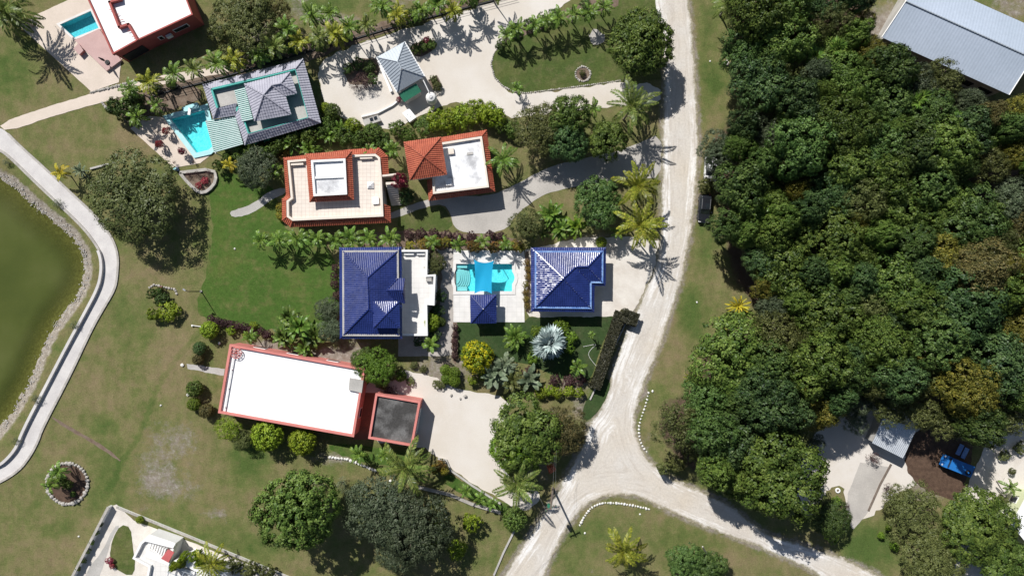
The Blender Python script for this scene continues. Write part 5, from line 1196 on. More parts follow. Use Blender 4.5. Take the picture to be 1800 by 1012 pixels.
tree(1432, 778, 20, 'open1', 'sage', 'small thin grey tree on the sand left of the slab', 3.0)
tree(1505, 742, 24, 'open0', 'sage', 'thin grey-leaved tree on the sand left of the tin shed', 3.4)
for i, (x, y, r, h) in enumerate(sorted([(1290, 282, 22, 9.2), (1372, 562, 22, 10), (1618, 602, 24, 10), (1508, 352, 20, 10.2), (1640, 655, 22, 9.5), (1700, 300, 20, 9.5), (1452, 205, 22, 10)])):
    p = W(x, y, h); p.z = 0
    d = thing('dead_tree', f'bare pale dead tree poking through the wood canopy, {ORD[i]} from the left', 'tree', p, 'dead trees in the wood', i * 1.3, (r / PPM / 3.6, r / PPM / 3.6, h / 7.2))
    link('trunk', PROTO['open0'][1], d, m=M['dead_wood'])
# --- shrubs, clipped balls and hedges
def shrubs(L, kind, leaf, text, cat='shrub', name='shrub', zc=None, sort=True, group=None):
    L = sorted(L) if sort else L
    for i, q in enumerate(L): tree(q[0], q[1], q[2], kind if kind[-1].isdigit() or kind == 'twig' else kind + str(i % (3 if kind == 'bush' else 2)), leaf, text.replace('{o}', ORD[i]), zc, cat, name, group)
for x, y, r, lf, lab in ((368, 580, 16, 'lime', 'clipped yellow-green ball shrub beside the plum hedge'), (470, 765, 28, 'lime', 'left of two clipped green balls along the lower wall of the pink house'), (532, 776, 24, 'lime', 'right of two clipped green balls along the lower wall of the pink house'),
                       (838, 627, 29, 'flower', 'round shrub covered in yellow flowers on the dark lawn edge'), (783, 650, 10, 'bright', 'upper left of four small clipped balls by the stones'), (799, 655, 11, 'bright', 'upper right of four small clipped balls by the stones'), (785, 665, 10, 'bright', 'lower left of four small clipped balls by the stones'), (799, 669, 11, 'bright', 'lower right of four small clipped balls by the stones'),
                       (704, 660, 11, 'bright', 'lone small clipped ball above the pink garage'), (342, 683, 15, 'mid', 'upper green ball shrub left of the pink house'), (341, 710, 12, 'bright', 'lower green ball shrub left of the pink house'), (363, 722, 13, 'brown', 'rusty ball shrub left of the pink house corner'), (351, 612, 12, 'deep', 'small dark shrub above the short concrete side path'), (348, 632, 10, 'brown', 'small reddish shrub at the end of the side path'),
                       (757, 566, 17, 'lime', 'light green clipped shrub at the right corner of the white terrace'), (775, 566, 9, 'mid', 'small green shrub right of the light green clipped shrub'), (585, 197, 15, 'mid', 'round dark green shrub at the right corner of the teal house'), (572, 190, 10, 'lime', 'small lime shrub touching the round dark green shrub'), (656, 234, 18, 'mid', 'round green shrub below the pump box'), (620, 222, 15, 'lime', 'yellow-green round shrub left of the pump box'),
                       (246, 913, 7, 'lime', 'lime ball shrub in the corner of the white house yard'), (301, 148, 9, 'mid', 'right of two small clipped balls under the fence palms'), (275, 155, 8, 'mid', 'left of two small clipped balls under the fence palms'), (1057, 426, 10, 'lime', 'small lime shrub above the blue garage drive'), (905, 912, 22, 'mid', 'green shrub at the grass corner beside the lower road'), (128, 868, 5, 'mid', 'tiny round shrub inside the stone ring bed')):
    tree(x, y, r, f'ball{int(x) % 2}', lf, lab, r / PPM * .95, 'shrub', 'ball_shrub')
shrubs([(768, 212, 20), (790, 212, 22), (812, 205, 23), (836, 200, 23), (858, 202, 22), (876, 206, 16)], 'bush', 'lime', '{o} from the left in the yellow-green shrub row above the orange tower house', zc=1.6)
shrubs([(748, 222, 18), (700, 228, 16), (720, 240, 13), (672, 248, 16), (880, 222, 14), (900, 228, 16)], 'bush', 'mid', '{o} from the left of the green shrubs above the orange-roofed houses', zc=1.2)
shrubs([(490, 255, 16), (515, 240, 17), (545, 238, 18), (575, 225, 18), (605, 240, 18), (632, 246, 16), (470, 270, 16), (420, 285, 14)], 'bush', 'mid', '{o} from the left of the green shrubs between teal house and terrace house', zc=1.4)
shrubs([(460, 258, 9), (497, 276, 7), (500, 268, 8), (493, 365, 9), (494, 380, 9)], 'bush', 'croton', '{o} from the left of the orange crotons left of the terrace house', zc=.7)
shrubs([(722, 432, 10), (745, 430, 12), (768, 428, 11), (785, 425, 10), (828, 432, 11), (838, 434, 10), (868, 434, 11), (880, 430, 9), (905, 432, 11), (915, 436, 8)], 'bush', 'croton', '{o} from the left of the orange croton shrubs behind the pool', zc=.8)
shrubs([(720, 410, 10), (740, 411, 10), (762, 412, 10), (785, 414, 10), (805, 416, 10), (828, 417, 10), (862, 414, 9), (880, 416, 9)], 'bush', 'plum', '{o} from the left of the dull plum shrubs along the drive edge', zc=.7)
shrubs([(372, 560, 7), (382, 564, 8), (394, 567, 8), (406, 570, 8), (418, 572, 8), (430, 575, 8), (442, 579, 8), (460, 582, 7), (470, 588, 8)], 'bush', 'plum', '{o} from the left of the dark plum hedge plants below the green lawn', zc=.6)
shrubs([(407, 580, 9), (436, 590, 9), (446, 572, 7)], 'bush', 'lime', '{o} from the left of the lime plants under the plum hedge', zc=.6)
shrubs([(588, 500, 8), (592, 520, 8), (590, 470, 7), (588, 485, 7), (588, 552, 8)], 'bush', 'plum', '{o} from the left of the reddish shrubs along the blue villa left wall', zc=.7)
shrubs([(925, 462, 6), (927, 474, 6), (928, 486, 6), (924, 500, 6), (924, 514, 6), (925, 526, 6), (927, 538, 6)], 'bush', 'croton', '{o} from the top of the yellow-brown shrubs between pool deck and blue garage', zc=.5, sort=False)
shrubs([(800, 575, 6), (799, 588, 6), (799, 600, 6), (799, 612, 6), (800, 625, 7)], 'bush', 'plum', '{o} from the top of the low brown hedge plants left of the dark lawn', zc=.5, sort=False)
shrubs([(268, 517, 9), (280, 512, 8), (285, 525, 13)], 'bush', 'dark', '{o} from the left of the dark plants in the grass flower bed', zc=.9)
shrubs([(297, 546, 19), (270, 552, 11)], 'bush', 'lime', '{o} from the left of the lime plants in the grass flower bed', zc=1.0)
tree(282, 509, 6, 'bush1', 'red', 'small red plant on top of the grass flower bed', .6, 'plant', 'flowering_plant')
tree(705, 321, 14, 'bush0', 'red', 'pink-red flowering bush between the two orange-roofed houses', 3.2, 'bush', 'flowering_bush')
tree(716, 345, 15, 'bush2', 'deep', 'dark green bush below the pink-red flowering bush', 1.4, 'bush', 'bush')
tree(750, 72, 7, 'bush1', 'red', 'red flowering plant in the bed right of the carport', .7, 'plant', 'flowering_plant')
shrubs([(730, 88, 9), (742, 82, 11), (758, 78, 9)], 'bush', 'mid', '{o} from the left of the green plants in the bed right of the carport', zc=.7)
tree(701, 175, 5, 'bush1', 'red', 'small magenta plant at the corner of the green shed', .5, 'plant', 'flowering_plant')
shrubs([(612, 122, 10), (630, 112, 11), (650, 118, 11), (655, 140, 10)], 'bush', 'dark', '{o} from the left of the dark plants in the round yard bed', zc=.7)
shrubs([(625, 150, 14), (645, 148, 14), (635, 138, 12)], 'twig', 'plum', '{o} from the left of the dry twiggy shrubs in the yard bed', zc=1.0)
shrubs([(762, 140, 7), (768, 152, 9)], 'bush', 'olive', '{o} from the left of the plants in the wooden planter', zc=.6)
for i, (x, y) in enumerate([(293, 231), (281, 254), (321, 266)]):
    tree(x, y, 6.5, 'bush1', 'red', ['top red potted shrub on the teal house pool deck', 'left red potted shrub on the teal house pool deck', 'lowest red potted shrub on the teal house pool deck'][i], 1.1, 'potted plant', 'potted_shrub')
for i, (x, y) in enumerate([(275, 232), (265, 243), (307, 286), (341, 285)]):
    tree(x, y, 3.6, 'twig', 'plum', f'tiny dark potted plant on the pool deck, {ORD[i]} from the top', .5, 'potted plant', 'potted_plant')
shrubs([(332, 308, 7), (346, 306, 7), (358, 312, 8), (366, 304, 7)], 'twig', 'plum', '{o} from the left of the dull plants in the curved stone bed', zc=.4)
shrubs([(360, 318, 7), (350, 326, 6)], 'bush', 'red', '{o} from the left of the red plants in the curved stone bed', zc=.4)
shrubs([(205, 190, 15), (222, 195, 18), (240, 185, 18)], 'bush', 'dark', '{o} from the left of the dark bushes at the corner of the footpath', zc=1.8)
shrubs([(385, 292, 10), (400, 278, 10), (440, 268, 12)], 'bush', 'mid', '{o} from the left of the bushes below the teal house', zc=1.2)
shrubs([(398, 95, 16), (385, 60, 18), (420, 82, 16), (450, 92, 18), (480, 95, 16)], 'bush', 'olive', '{o} from the left of the olive bushes along the upper fence', zc=1.2)
shrubs([(510, 85, 14), (600, 60, 14), (722, 30, 15), (735, 25, 14), (700, 40, 12), (830, 5, 12), (560, 78, 14)], 'bush', 'mid', '{o} from the left of the green bushes along the upper fence', zc=1.2)
shrubs([(880, 80, 10), (905, 52, 11), (930, 42, 11), (952, 35, 11), (975, 26, 11), (1030, 10, 11)], 'bush', 'dark', '{o} from the left of the low plants under the oval lawn palms', zc=.8)
shrubs([(690, 655, 14), (672, 672, 12)], 'bush', 'olive', '{o} from the left of the olive bushes behind the lone clipped ball', zc=1.1)
shrubs([(690, 688, 14), (680, 684, 12)], 'twig', 'plum', '{o} from the left of the bare twiggy shrubs above the pink garage', zc=.7)
shrubs([(722, 670, 8), (768, 675, 8), (777, 675, 8), (744, 648, 7), (728, 642, 7)], 'bush', 'olive', '{o} from the left of the small dry plants in the pale gravel garden', zc=.4)
shrubs([(774, 818, 11), (780, 826, 9), (764, 822, 9)], 'bush', 'croton', '{o} from the left of the orange-green crotons beside the big windblown palm', zc=1.2)
shrubs([(830, 915, 17), (805, 965, 17), (755, 948, 15), (775, 930, 16)], 'bush', 'lime', '{o} from the left of the light green shrubs on the grass below the yard', zc=1.6)
shrubs([(735, 600, 9), (765, 590, 12), (770, 545, 12), (775, 520, 11)], 'bush', 'deep', '{o} from the left of the dark shrubs on the shaded path right of the terrace', zc=1.0)
shrubs([(945, 585, 13), (985, 575, 15), (1003, 592, 12), (1000, 612, 10), (935, 630, 10)], 'bush', 'bright', '{o} from the left of the bright leafy shrubs ringing the silver palm', zc=.9)
shrubs([(830, 668, 9), (850, 660, 9), (980, 690, 10), (1000, 688, 10), (1018, 690, 9), (965, 685, 10), (950, 690, 11)], 'bush', 'lime', '{o} from the left of the yellow-green hedge plants behind the pink house yard', zc=.8)
shrubs([(930, 655, 12), (1000, 670, 11), (1020, 668, 10), (975, 668, 10)], 'bush', 'plum', '{o} from the left of the dull brown plants along the dark lawn foot', zc=.6)
shrubs([(178, 921, 4), (170, 935, 5), (162, 952, 5), (155, 967, 5), (148, 984, 5), (138, 998, 5)], 'bush', 'mid', '{o} from the right of the small shrubs inside the white yard wall', zc=.6)
shrubs([(193, 985, 7), (197, 994, 5)], 'bush', 'red', '{o} from the left of the red plants beside the small yard lawn', zc=.4)
shrubs([(350, 972, 9), (356, 983, 8), (322, 985, 9), (312, 990, 7), (328, 975, 8)], 'bush', 'lime', '{o} from the left of the yellow-green plants against the white house', zc=2.6)
shrubs([(440, 1000, 15), (470, 1003, 14), (415, 995, 12), (385, 992, 12)], 'bush', 'olive', '{o} from the left of the bushes behind the upper yard wall', zc=1.2)
shrubs([(102, 358, 11), (132, 572, 10), (65, 702, 11), (30, 775, 9), (12, 285, 8)], 'twig', 'grey', '{o} from the left of the grey tussocks on the lagoon bank', zc=.5, cat='grass tussock', name='tussock')
shrubs([(108, 845, 10), (120, 850, 9), (98, 838, 9)], 'bush', 'mid', '{o} from the left of the plants in the stone ring bed', zc=.8)
shrubs([(1485, 888, 9), (1560, 860, 12), (1540, 770, 10), (1535, 805, 14)], 'twig', 'plum', '{o} from the left of the dry bushes around the tin shed', zc=1.0)
shrubs([(1765, 800, 10), (1792, 785, 12), (1778, 828, 6), (1760, 880, 12)], 'bush', 'olive', '{o} from the left of the bushes along the pale green house', zc=.7)
shrubs([(1275, 260, 20), (1225, 668, 10), (1215, 795, 16), (1190, 815, 14), (1165, 820, 12), (1300, 600, 18), (1240, 325, 14), (1335, 560, 12)], 'bush', 'olive', '{o} from the left of the olive bushes at the edge of the wood', zc=1.6)
shrubs([(560, 850, 14), (600, 850, 14), (610, 868, 13)], 'twig', 'sage', '{o} from the left of the pale grassy bushes between the two great trees', zc=1.2)
shrubs([(1470, 880, 9), (1462, 940, 14), (1548, 940, 6), (1572, 960, 8), (1560, 925, 6)], 'bush', 'bright', '{o} from the left of the bright plants on the grass by the slab', zc=.7)

# clipped hedge by the road: one long dense hedge
def hedge():
    a, b = W(1091, 548, 1), W(1046, 682, 1); d = (b - a); u = d.normalized(); n = Vector((u.y, -u.x, 0)); rs = np.random.RandomState(5)
    t = thing('clipped_hedge', 'tall clipped dark hedge running beside the road at the dark lawn', 'hedge', (a.x, a.y, 0))
    V, v = [], []
    def leaf(p, nrm):
        nv = unit((np.array(nrm) * 1.0 + rs.normal(size=3) * .5)[None])[0]; q = unit(np.cross(nv, rs.normal(size=3))[None])[0]; r = np.cross(nv, q); L = rs.uniform(.12, .26)
        V.extend([p - q * L, p - r * L * .6, p + q * L, p + r * L * .6]); v.append(rs.uniform(0, 1))
    Ln = d.length; wd = .78; h = 1.6
    for _ in range(7000):
        s = rs.uniform(0, Ln); k = rs.uniform(-wd, wd); f = rs.randint(4)
        if f < 2: p = Vector((0, 0, h + rs.uniform(-.08, .05))) + u * s + n * k; nr = (0, 0, 1)
        else: p = Vector((0, 0, rs.uniform(.05, h))) + u * s + n * (wd if f == 2 else -wd); nr = n if f == 2 else -n
        leaf(np.array(p), np.array(nr))
    for _ in range(1500):
        s = rs.uniform(-.6, 1.4); k = rs.uniform(.6, 3.0); leaf(np.array(Vector((0, 0, h + rs.uniform(-.1, .05))) + u * s + n * -k), (0, 0, 1)); leaf(np.array(Vector((0, 0, rs.uniform(0, h))) + u * 1.5 + n * -k), tuple(u))
    link('foliage', mesh_quads('foliage', np.array(V), np.array(v), LF['plum']), t, m=LF['hedge'])
    mb = MB(); A = Vector((a.x, a.y, 0)); q = [A + n * .66, A - n * .66, A - n * .66 + d, A + n * .66 + d]; mb.prism([(p.x, p.y) for p in q], 0, 1.4); mb.build('branches', M['wood'], t)
    k = thing('hedge_kerb', 'thin pale kerb between the clipped hedge and the road', 'kerb', (a.x, a.y, 0))
    A, B_ = W(1103, 560), W(1037, 702); dd = B_ - A; MB().box((A + B_) / 2 + Vector((0, 0, .1)), (dd.length, .22, .3), math.atan2(dd.y, dd.x)).build('kerb_stone', M['concrete'], k)
LF['hedge'] = leafmat('leaf_hedge', (.020, .022, .012), (.040, .042, .022), (.075, .072, .042))
hedge()
tree(1099, 549, 8, 'ball0', 'hedge', 'rounded clipped end of the dark hedge nearest the garage drive', 1.1, 'hedge', 'hedge_end')

# --- palms
for x, y, s, lf, lab, h in ((1110, 186, 1.12, 'coco_green', 'big coconut palm beside the road between the sandy and concrete drives', 6.2), (1120, 326, 1.0, 'coco', 'upper of two yellow-green coconut palms on the lawn island', 6.0), (1124, 396, 1.05, 'coco', 'lower of two yellow-green coconut palms on the lawn island', 6.2),
                           (1095, 967, .92, 'coco', 'lone yellow-green coconut palm on the grass island', 5.0), (712, 822, 1.2, 'coco_green', 'big windblown coconut palm below the pink garage', 5.6), (908, 850, 1.05, 'coco_green', 'coconut palm at the foot of the sandy yard by the utility pole', 5.4), (5, 18, 1.25, 'coco_green', 'dark coconut palm in the top left corner', 6.0),
                           (884, 280, .72, 'palm', 'feathery palm right of the orange tower house', 4.2), (370, 990, .8, 'coco', 'yellowish palm on the terrace of the white house', 4.5), (1278, 8, .7, 'coco_green', 'palm at the top left edge of the wood', 5.5)):
    palm(x, y, lab, 'coco', 'coco', h, 18, s, lf, wind=.45, name='coconut_palm')
palm(1297, 537, 'yellow fan palm on the grass verge of the wood', 'blade', 'stub', 1.2, 26, 1.45, 'yellow_palm', lo=-5, part='leaf')
palm(1215, 664, 'small yellow-green palm at the left tip of the wood', 'blade', 'stub', .9, 16, 1.0, 'coco', lo=-5, part='leaf'); palm(1270, 570, 'pale grassy palm beside the yellow fan palm', 'blade', 'stub', 1.0, 16, 1.1, 'coco', lo=0, part='leaf')
t = palm(965, 603, 'large silver-blue fan palm on the dark lawn', 'fan', 'stout', 3.2, 30, 1.12, 'silver', lo=-40, hi=75, part='leaf')
row = [(460, 421), (490, 421), (525, 419), (557, 419), (590, 423), (617, 419), (647, 419), (685, 418)]
for i, (x, y) in enumerate(row): palm(x, y, f'{ORD[i]} palm from the left in the row above the green lawn', h=3.3, n=13, leaf='palm', wind=.5, s=1.05 + .1 * (i % 3), group='row of palms above the lawn')
for i, (x, y) in enumerate([(760, 425), (806, 431), (850, 424), (890, 430)]): palm(x, y, f'{ORD[i]} palm from the left behind the pool', h=2.8, n=10, s=.85, leaf='palm', group='palms behind the pool')
up = [(252, 170), (290, 158), (330, 146), (362, 138), (400, 128), (430, 122), (500, 101), (541, 90), (575, 82), (624, 67), (655, 60), (706, 46), (747, 35), (775, 27), (798, 38), (827, 12), (870, 6), (600, 75), (470, 110), (520, 70), (560, 45), (590, 42), (680, 28), (770, 8)]
for i, (x, y) in enumerate(sorted(up)): palm(x, y, f'{ORD[i]} palm from the left along the upper fence', tk='tall', h=4.2 + .5 * ((i * 7) % 3) / 2, n=14, s=1.1 + .12 * ((i * 5) % 3), leaf=['palm', 'coco', 'palm', 'coco_green'][i % 4], base=True, wind=.4, group='palms along the upper fence')
lawnp = [(912, 50), (962, 36), (985, 30), (1012, 22), (1036, 14), (1062, 8), (918, 54), (945, 48), (1000, 10)]
for i, (x, y) in enumerate(sorted([(908, 52), (962, 37), (982, 32), (1008, 24), (1036, 22), (890, 62), (940, 44), (1062, 12)])): palm(x, y, f'{ORD[i]} palm from the left on the upper edge of the oval lawn', tk='small', h=3.4, n=12, s=1.05, leaf='palm', wind=.3, group='palms on the oval lawn edge')
palm(908, 155, 'small lone palm at the lower left tip of the oval lawn', h=2.2, n=9, s=.8)
for x, y, lab, s in ((240, 205, 'palm over the dark bushes at the footpath corner', 1.1), (275, 185, 'palm beside the pool corner of the teal house', 1.0), (650, 268, 'palm behind the terrace house upper edge', .9), (690, 262, 'palm between the two orange-roofed houses', 1.0), (480, 300, 'palm at the left wall of the terrace house', 1.0), (405, 290, 'yellow palm by the curved stone bed', .9), (630, 798, 'palm on the grass strip below the pink house', 1.0), (676, 800, 'palm left of the big windblown coconut palm', .8), (1043, 190, 'palm left of the big coconut palm by the sandy drive', 1.0), (1085, 408, 'palm under the lower coconut palm of the lawn island', .8),
                     (103, 828, 'upper palm in the stone ring bed', .95), (90, 852, 'lower palm in the stone ring bed', .95), (106, 304, 'yellowish palm beside the lagoon footpath', .9), (820, 862, 'leftmost of the spiky palms by the yard wall', .75), (845, 875, 'middle of the spiky palms by the yard wall', .75), (865, 885, 'rightmost of the spiky palms by the yard wall', .75), (758, 605, 'palm at the lower right corner of the white terrace', 1.0), (1015, 645, 'young palm on the dark lawn beside the hedge', .9), (1040, 588, 'tiny spindly palm on the dark lawn', .45), (1775, 855, 'palm in front of the pale green house', .9), (440, 592, 'small palm behind the pink house wall', .8)):
    palm(x, y, lab, h=3.0 * (.6 + .4 * s), n=11, s=s, leaf='palm' if 'yellow' not in lab else 'yellow_palm')
palm(143, 301, 'spiky rosette plant beside the large dull olive tree', 'blade', 'stub', .8, 30, 1.0, 'sage', lo=-5, part='leaf', cat='plant', name='rosette_plant')
for i, (x, y, fk, lf, n, h, s, lab) in enumerate([(525, 575, 'banana', 'palm', 26, 2.8, 1.25, 'large banana clump left of the blue villa corner'), (500, 592, 'banana', 'mid', 16, 2.0, 1.0, 'banana clump above the pink house wall'), (555, 590, 'banana', 'mid', 16, 2.2, 1.05, 'banana clump nearest the blue villa corner'), (540, 612, 'banana', 'palm', 14, 2.0, .95, 'banana clump leaning over the white roof'), (510, 558, 'banana', 'mid', 14, 2.4, 1.0, 'banana clump at the foot of the green lawn'),
        (968, 378, 'banana', 'palm', 22, 2.6, 1.05, 'upper banana clump above the blue garage'), (985, 402, 'banana', 'palm', 20, 2.4, 1.0, 'lower banana clump above the blue garage'), (1012, 398, 'banana', 'bright', 18, 2.2, .95, 'banana clump right of the others above the blue garage'), (950, 408, 'banana', 'mid', 14, 2.0, .8, 'banana clump left of the others above the blue garage'),
        (905, 592, 'areca', 'palm', 30, 2.6, .95, 'dense feathery palm clump left of the silver palm'), (870, 655, 'broad', 'sage', 20, 2.8, 1.05, 'left grey-green clump of broad leaves above the sandy yard'), (900, 668, 'areca', 'olive', 26, 2.6, 1.0, 'feathery olive clump above the sandy yard'), (930, 665, 'broad', 'sage', 16, 2.4, .9, 'right grey-green clump of broad leaves above the sandy yard'), (888, 640, 'areca', 'sage', 22, 2.6, .9, 'pale feathery clump below the dark lawn'),
        (545, 262, 'areca', 'palm', 20, 2.2, .8, 'feathery clump against the upper left edge of the terrace house'), (515, 252, 'banana', 'palm', 16, 2.2, .85, 'banana clump nearest the terrace house left corner'), (580, 238, 'areca', 'palm', 20, 2.2, .85, 'feathery clump in the middle between teal house and terrace house'), (530, 225, 'banana', 'palm', 18, 2.2, .9, 'banana clump below the lower wall of the teal house'), (500, 238, 'banana', 'mid', 18, 2.2, .9, 'left banana clump between teal house and terrace house'), (560, 222, 'banana', 'palm', 18, 2.2, .9, 'right banana clump between teal house and terrace house'), (600, 228, 'areca', 'palm', 20, 2.2, .8, 'feathery clump above the terrace house'), (430, 258, 'areca', 'palm', 18, 2.0, .8, 'feathery clump at the lower corner of the teal house'), (235, 175, 'areca', 'palm', 22, 2.6, .9, 'feathery clump at the bend of the footpath')]):
    palm(x, y, lab, fk, 'stub', h * .35, n, s * 1.05, lf, lo=5, hi=85, part='frond' if fk == 'areca' else 'leaf', cat='plant', name={'banana': 'banana_clump', 'areca': 'areca_clump', 'broad': 'broadleaf_clump'}[fk])
# ---------------------------------------------------------------- small things
def stone_mesh(seed):
    rg = random.Random(seed); b = bmesh.new(); bmesh.ops.create_icosphere(b, subdivisions=1, radius=1)
    for v in b.verts: v.co = Vector((v.co.x * rg.uniform(.8, 1.15), v.co.y * rg.uniform(.8, 1.15), v.co.z * .7 * rg.uniform(.8, 1.1)))
    me = bpy.data.meshes.new('stone'); b.to_mesh(me); b.free(); me.materials.append(M['stone']); return me
STONES = [stone_mesh(i) for i in range(6)]
def stones(label, pts, r, m, name='stone_border', cat='stone border', closed=False, gap=1.9):
    P = [W(*p) for p in pts]; P = P + [P[0]] if closed else P; t = thing(name, label, cat, P[0]); o0 = P[0]; rg = random.Random(len(label)); s = 0
    L = sum((b - a).length for a, b in zip(P, P[1:])); n = int(L / (r * gap)); acc = 0; seg = 0; pos = 0
    for k in range(n):
        d = L * k / n
        while d > acc + (P[seg + 1] - P[seg]).length and seg < len(P) - 2: acc += (P[seg + 1] - P[seg]).length; seg += 1
        q = P[seg].lerp(P[seg + 1], (d - acc) / max(1e-6, (P[seg + 1] - P[seg]).length)); z = r * rg.uniform(.8, 1.25)
        link('stone', STONES[rg.randrange(6)], t, (q.x - o0.x + rg.uniform(-.1, .1) * r, q.y - o0.y + rg.uniform(-.1, .1) * r, z * .35), (0, 0, rg.uniform(0, 6)), (z, z * rg.uniform(.7, 1), z), m)
    return t
stones('curved row of white painted stones round the grass island', chaikin([(1019, 922), (1028, 905), (1040, 890), (1058, 883), (1085, 883), (1115, 888), (1145, 895)], 2, False), .24, M['white_stone'])
stones('row of white painted stones along the right verge of the road', chaikin([(1140, 690), (1134, 715), (1126, 735), (1122, 755), (1126, 780), (1140, 798)], 2, False), .22, M['white_stone'], gap=2.6)
ring = lambda x, y, r, n=20: [(x + r * math.cos(i * 6.283 / n), y + r * math.sin(i * 6.283 / n)) for i in range(n)]
stones('large ring of pale stones round the bed on the lagoon grass', ring(119, 849, 36), .36, M['stone'], 'stone_ring', 'stone ring', True, 1.5)
sheet('flower_bed', ring(119, 849, 35), .012, M['mulch'], jit=.05)
stones('small ring of stones on the oval lawn', ring(1024.5, 130.5, 13), .22, M['stone'], 'stone_ring', 'stone ring', True, 1.6)
sheet('flower_bed', ring(1024.5, 130.5, 12.5), .040, M['soil'], jit=.05); tree(1024, 129, 6, 'bush1', 'olive', 'small plant inside the stone ring on the oval lawn', .4, 'plant', 'small_plant')
sheet('bare_patch', [(1032, 62), (1042, 52), (1052, 56), (1064, 62), (1060, 76), (1050, 84), (1040, 75)], .036, M['stone'], smooth=2, jit=.3)
stones('stone edge along the lower side of the oval lawn', [(1090, 142), (1020, 152), (925, 164), (905, 162), (884, 152), (869, 136), (863, 112), (868, 95), (880, 78)], .17, M['stone'], gap=2.0)
stones('stone edging along the upper side of the footpath', [(160, 163), (212, 150), (240, 141)], .25, M['stone'], gap=1.5); stones('rough stone edging at the footpath corner', [(180, 181), (190, 192), (200, 200)], .3, M['stone'], gap=1.4)
stones('stone edge of the grass strip below the pink house', [(580, 803), (610, 806), (640, 818), (665, 828)], .3, M['white_stone'], gap=1.6)
stones('thin stone edging round the grass flower bed', [(263, 505), (272, 500), (290, 505), (308, 508), (312, 520)], .25, M['stone'], gap=1.7)
for i, (x, y, r) in enumerate([(779, 686, .3), (793, 694, .35), (809, 700, .3), (818, 696, .42)]):
    o = thing('garden_rock', f'{ORD[i]} grey rock from the left on the sandy yard', 'rock', W(x, y), 'rocks on the sandy yard'); link('rock', STONES[i], o, (0, 0, r * .3), (0, 0, i), (r, r * .8, r), M['stone'])
for i, (x, y, r, lab) in enumerate([(1276, 111, .5, 'pale flat rock on the verge beside the wood'), (1248, 108, .2, 'small white marker stone on the verge'), (1225, 531, .2, 'white marker stone on the verge near the yellow fan palm'), (1125, 903, .2, 'white marker stone on the grass island'), (1028, 936, .22, 'white stone at the tip of the pole shadow'), (413, 437, .2, 'white stone on the green lawn'), (321, 641, .35, 'white rock at the end of the side path'), (331, 693, .35, 'pale rock beside the ball shrubs'), (386, 603, .3, 'grey rock below the yellow-green ball shrub'), (139, 942, .2, 'white marker stone on the bottom left grass'), (283, 712, .2, 'pale marker stone on the grass left of the pink house'), (1147, 687, .25, 'white stone at the head of the verge stone row'), (687, 845, .4, 'grey rock under the big windblown palm')]):
    o = thing('marker_stone', lab, 'stone', W(x, y)); link('rock', STONES[i % 6], o, (0, 0, r * .3), (0, 0, i), (r, r * .85, r), M['white_stone'])
for x, y, lab in ((1472, 861, 'white tyre ring on the grass left of the slab'), (1563, 867, 'white tyre ring on the grass right of the slab')):
    c = W(x, y); t = thing('tyre_ring', lab, 'tyre', c); MB().ring([(c.x + .42 * math.cos(i * .393), c.y + .42 * math.sin(i * .393)) for i in range(16)], [(c.x + .22 * math.cos(i * .393), c.y + .22 * math.sin(i * .393)) for i in range(16)], .02, .22).build('tyre', M['white_wall'], t)
    MB().tube([(c.x, c.y, .03), (c.x, c.y, .12)], .215, 14).build('soil', M['soil'], t)

# lagoon bank rubble: loose stones nobody could count
def rubble():
    rs = np.random.RandomState(9); rg = random.Random(9); mb = MB(); P = SHORE_W; base = [tuple(v.co) for v in STONES[0].vertices]; fs = [tuple(p.vertices) for p in STONES[0].polygons]
    for _ in range(900):
        i = rg.randrange(6, len(P) - 8); a = Vector(P[i]); b = Vector(P[i + 1]); q = a.lerp(b, rg.random()); d = (b - a).normalized(); n = Vector((-d.y, d.x)); k = rg.gauss(.6, .35); r = rg.uniform(.04, .14)
        ins = inpoly([q.x + n.x], [q.y + n.y], P)[0]; n = -n if ins else n
        q = q + n * k; z = min(0, max(-.7, (k - 2.2) * .32)); mb.add([(q.x + v[0] * r, q.y + v[1] * r, z + v[2] * r + .03) for v in base], fs)
    mb.build('bank_rubble', M['stone'], None, kind='stuff')['label'] = 'pale rubble stones along the lagoon bank'
rubble()
def wall_line(label, pts, h, t_, m, name='low_wall', cat='wall'):
    P = [W(*p) for p in pts]; t = thing(name, label, cat, P[0]); n = len(P); L, Rr_ = [], []
    for i in range(n):
        d = (P[min(i + 1, n - 1)] - P[max(i - 1, 0)]).normalized(); k = Vector((-d.y, d.x, 0)) * t_ / 2; L.append(P[i] + k); Rr_.append(P[i] - k)
    vs = []
    for i in range(n): vs += [(L[i].x, L[i].y, -.05), (L[i].x, L[i].y, h), (Rr_[i].x, Rr_[i].y, h), (Rr_[i].x, Rr_[i].y, -.05)]
    fs = [(4 * i + j, 4 * i + (j + 1) % 4, 4 * i + 4 + (j + 1) % 4, 4 * i + 4 + j) for i in range(n - 1) for j in range(4)] + [(0, 1, 2, 3), tuple(4 * n - 4 + j for j in (3, 2, 1, 0))]
    MB().add(vs, fs).build('wall_body', m, t)
    return t
pi2 = [p for p in pi_ if p[1] > 440]
wall_line('low pale wall on the lagoon side of the footpath, casting a thin shadow', pi2, .55, .45, M['pale_path'])
wall_line('low kerb on the lagoon side of the upper footpath', [p for p in pi_ if p[1] < 442], .2, .4, M['stone'], 'kerb', 'kerb'); wall_line('low stone kerb on the lawn side of the lagoon footpath', [p for p in po if p[1] > 232], .18, .35, M['stone'], 'kerb', 'kerb')
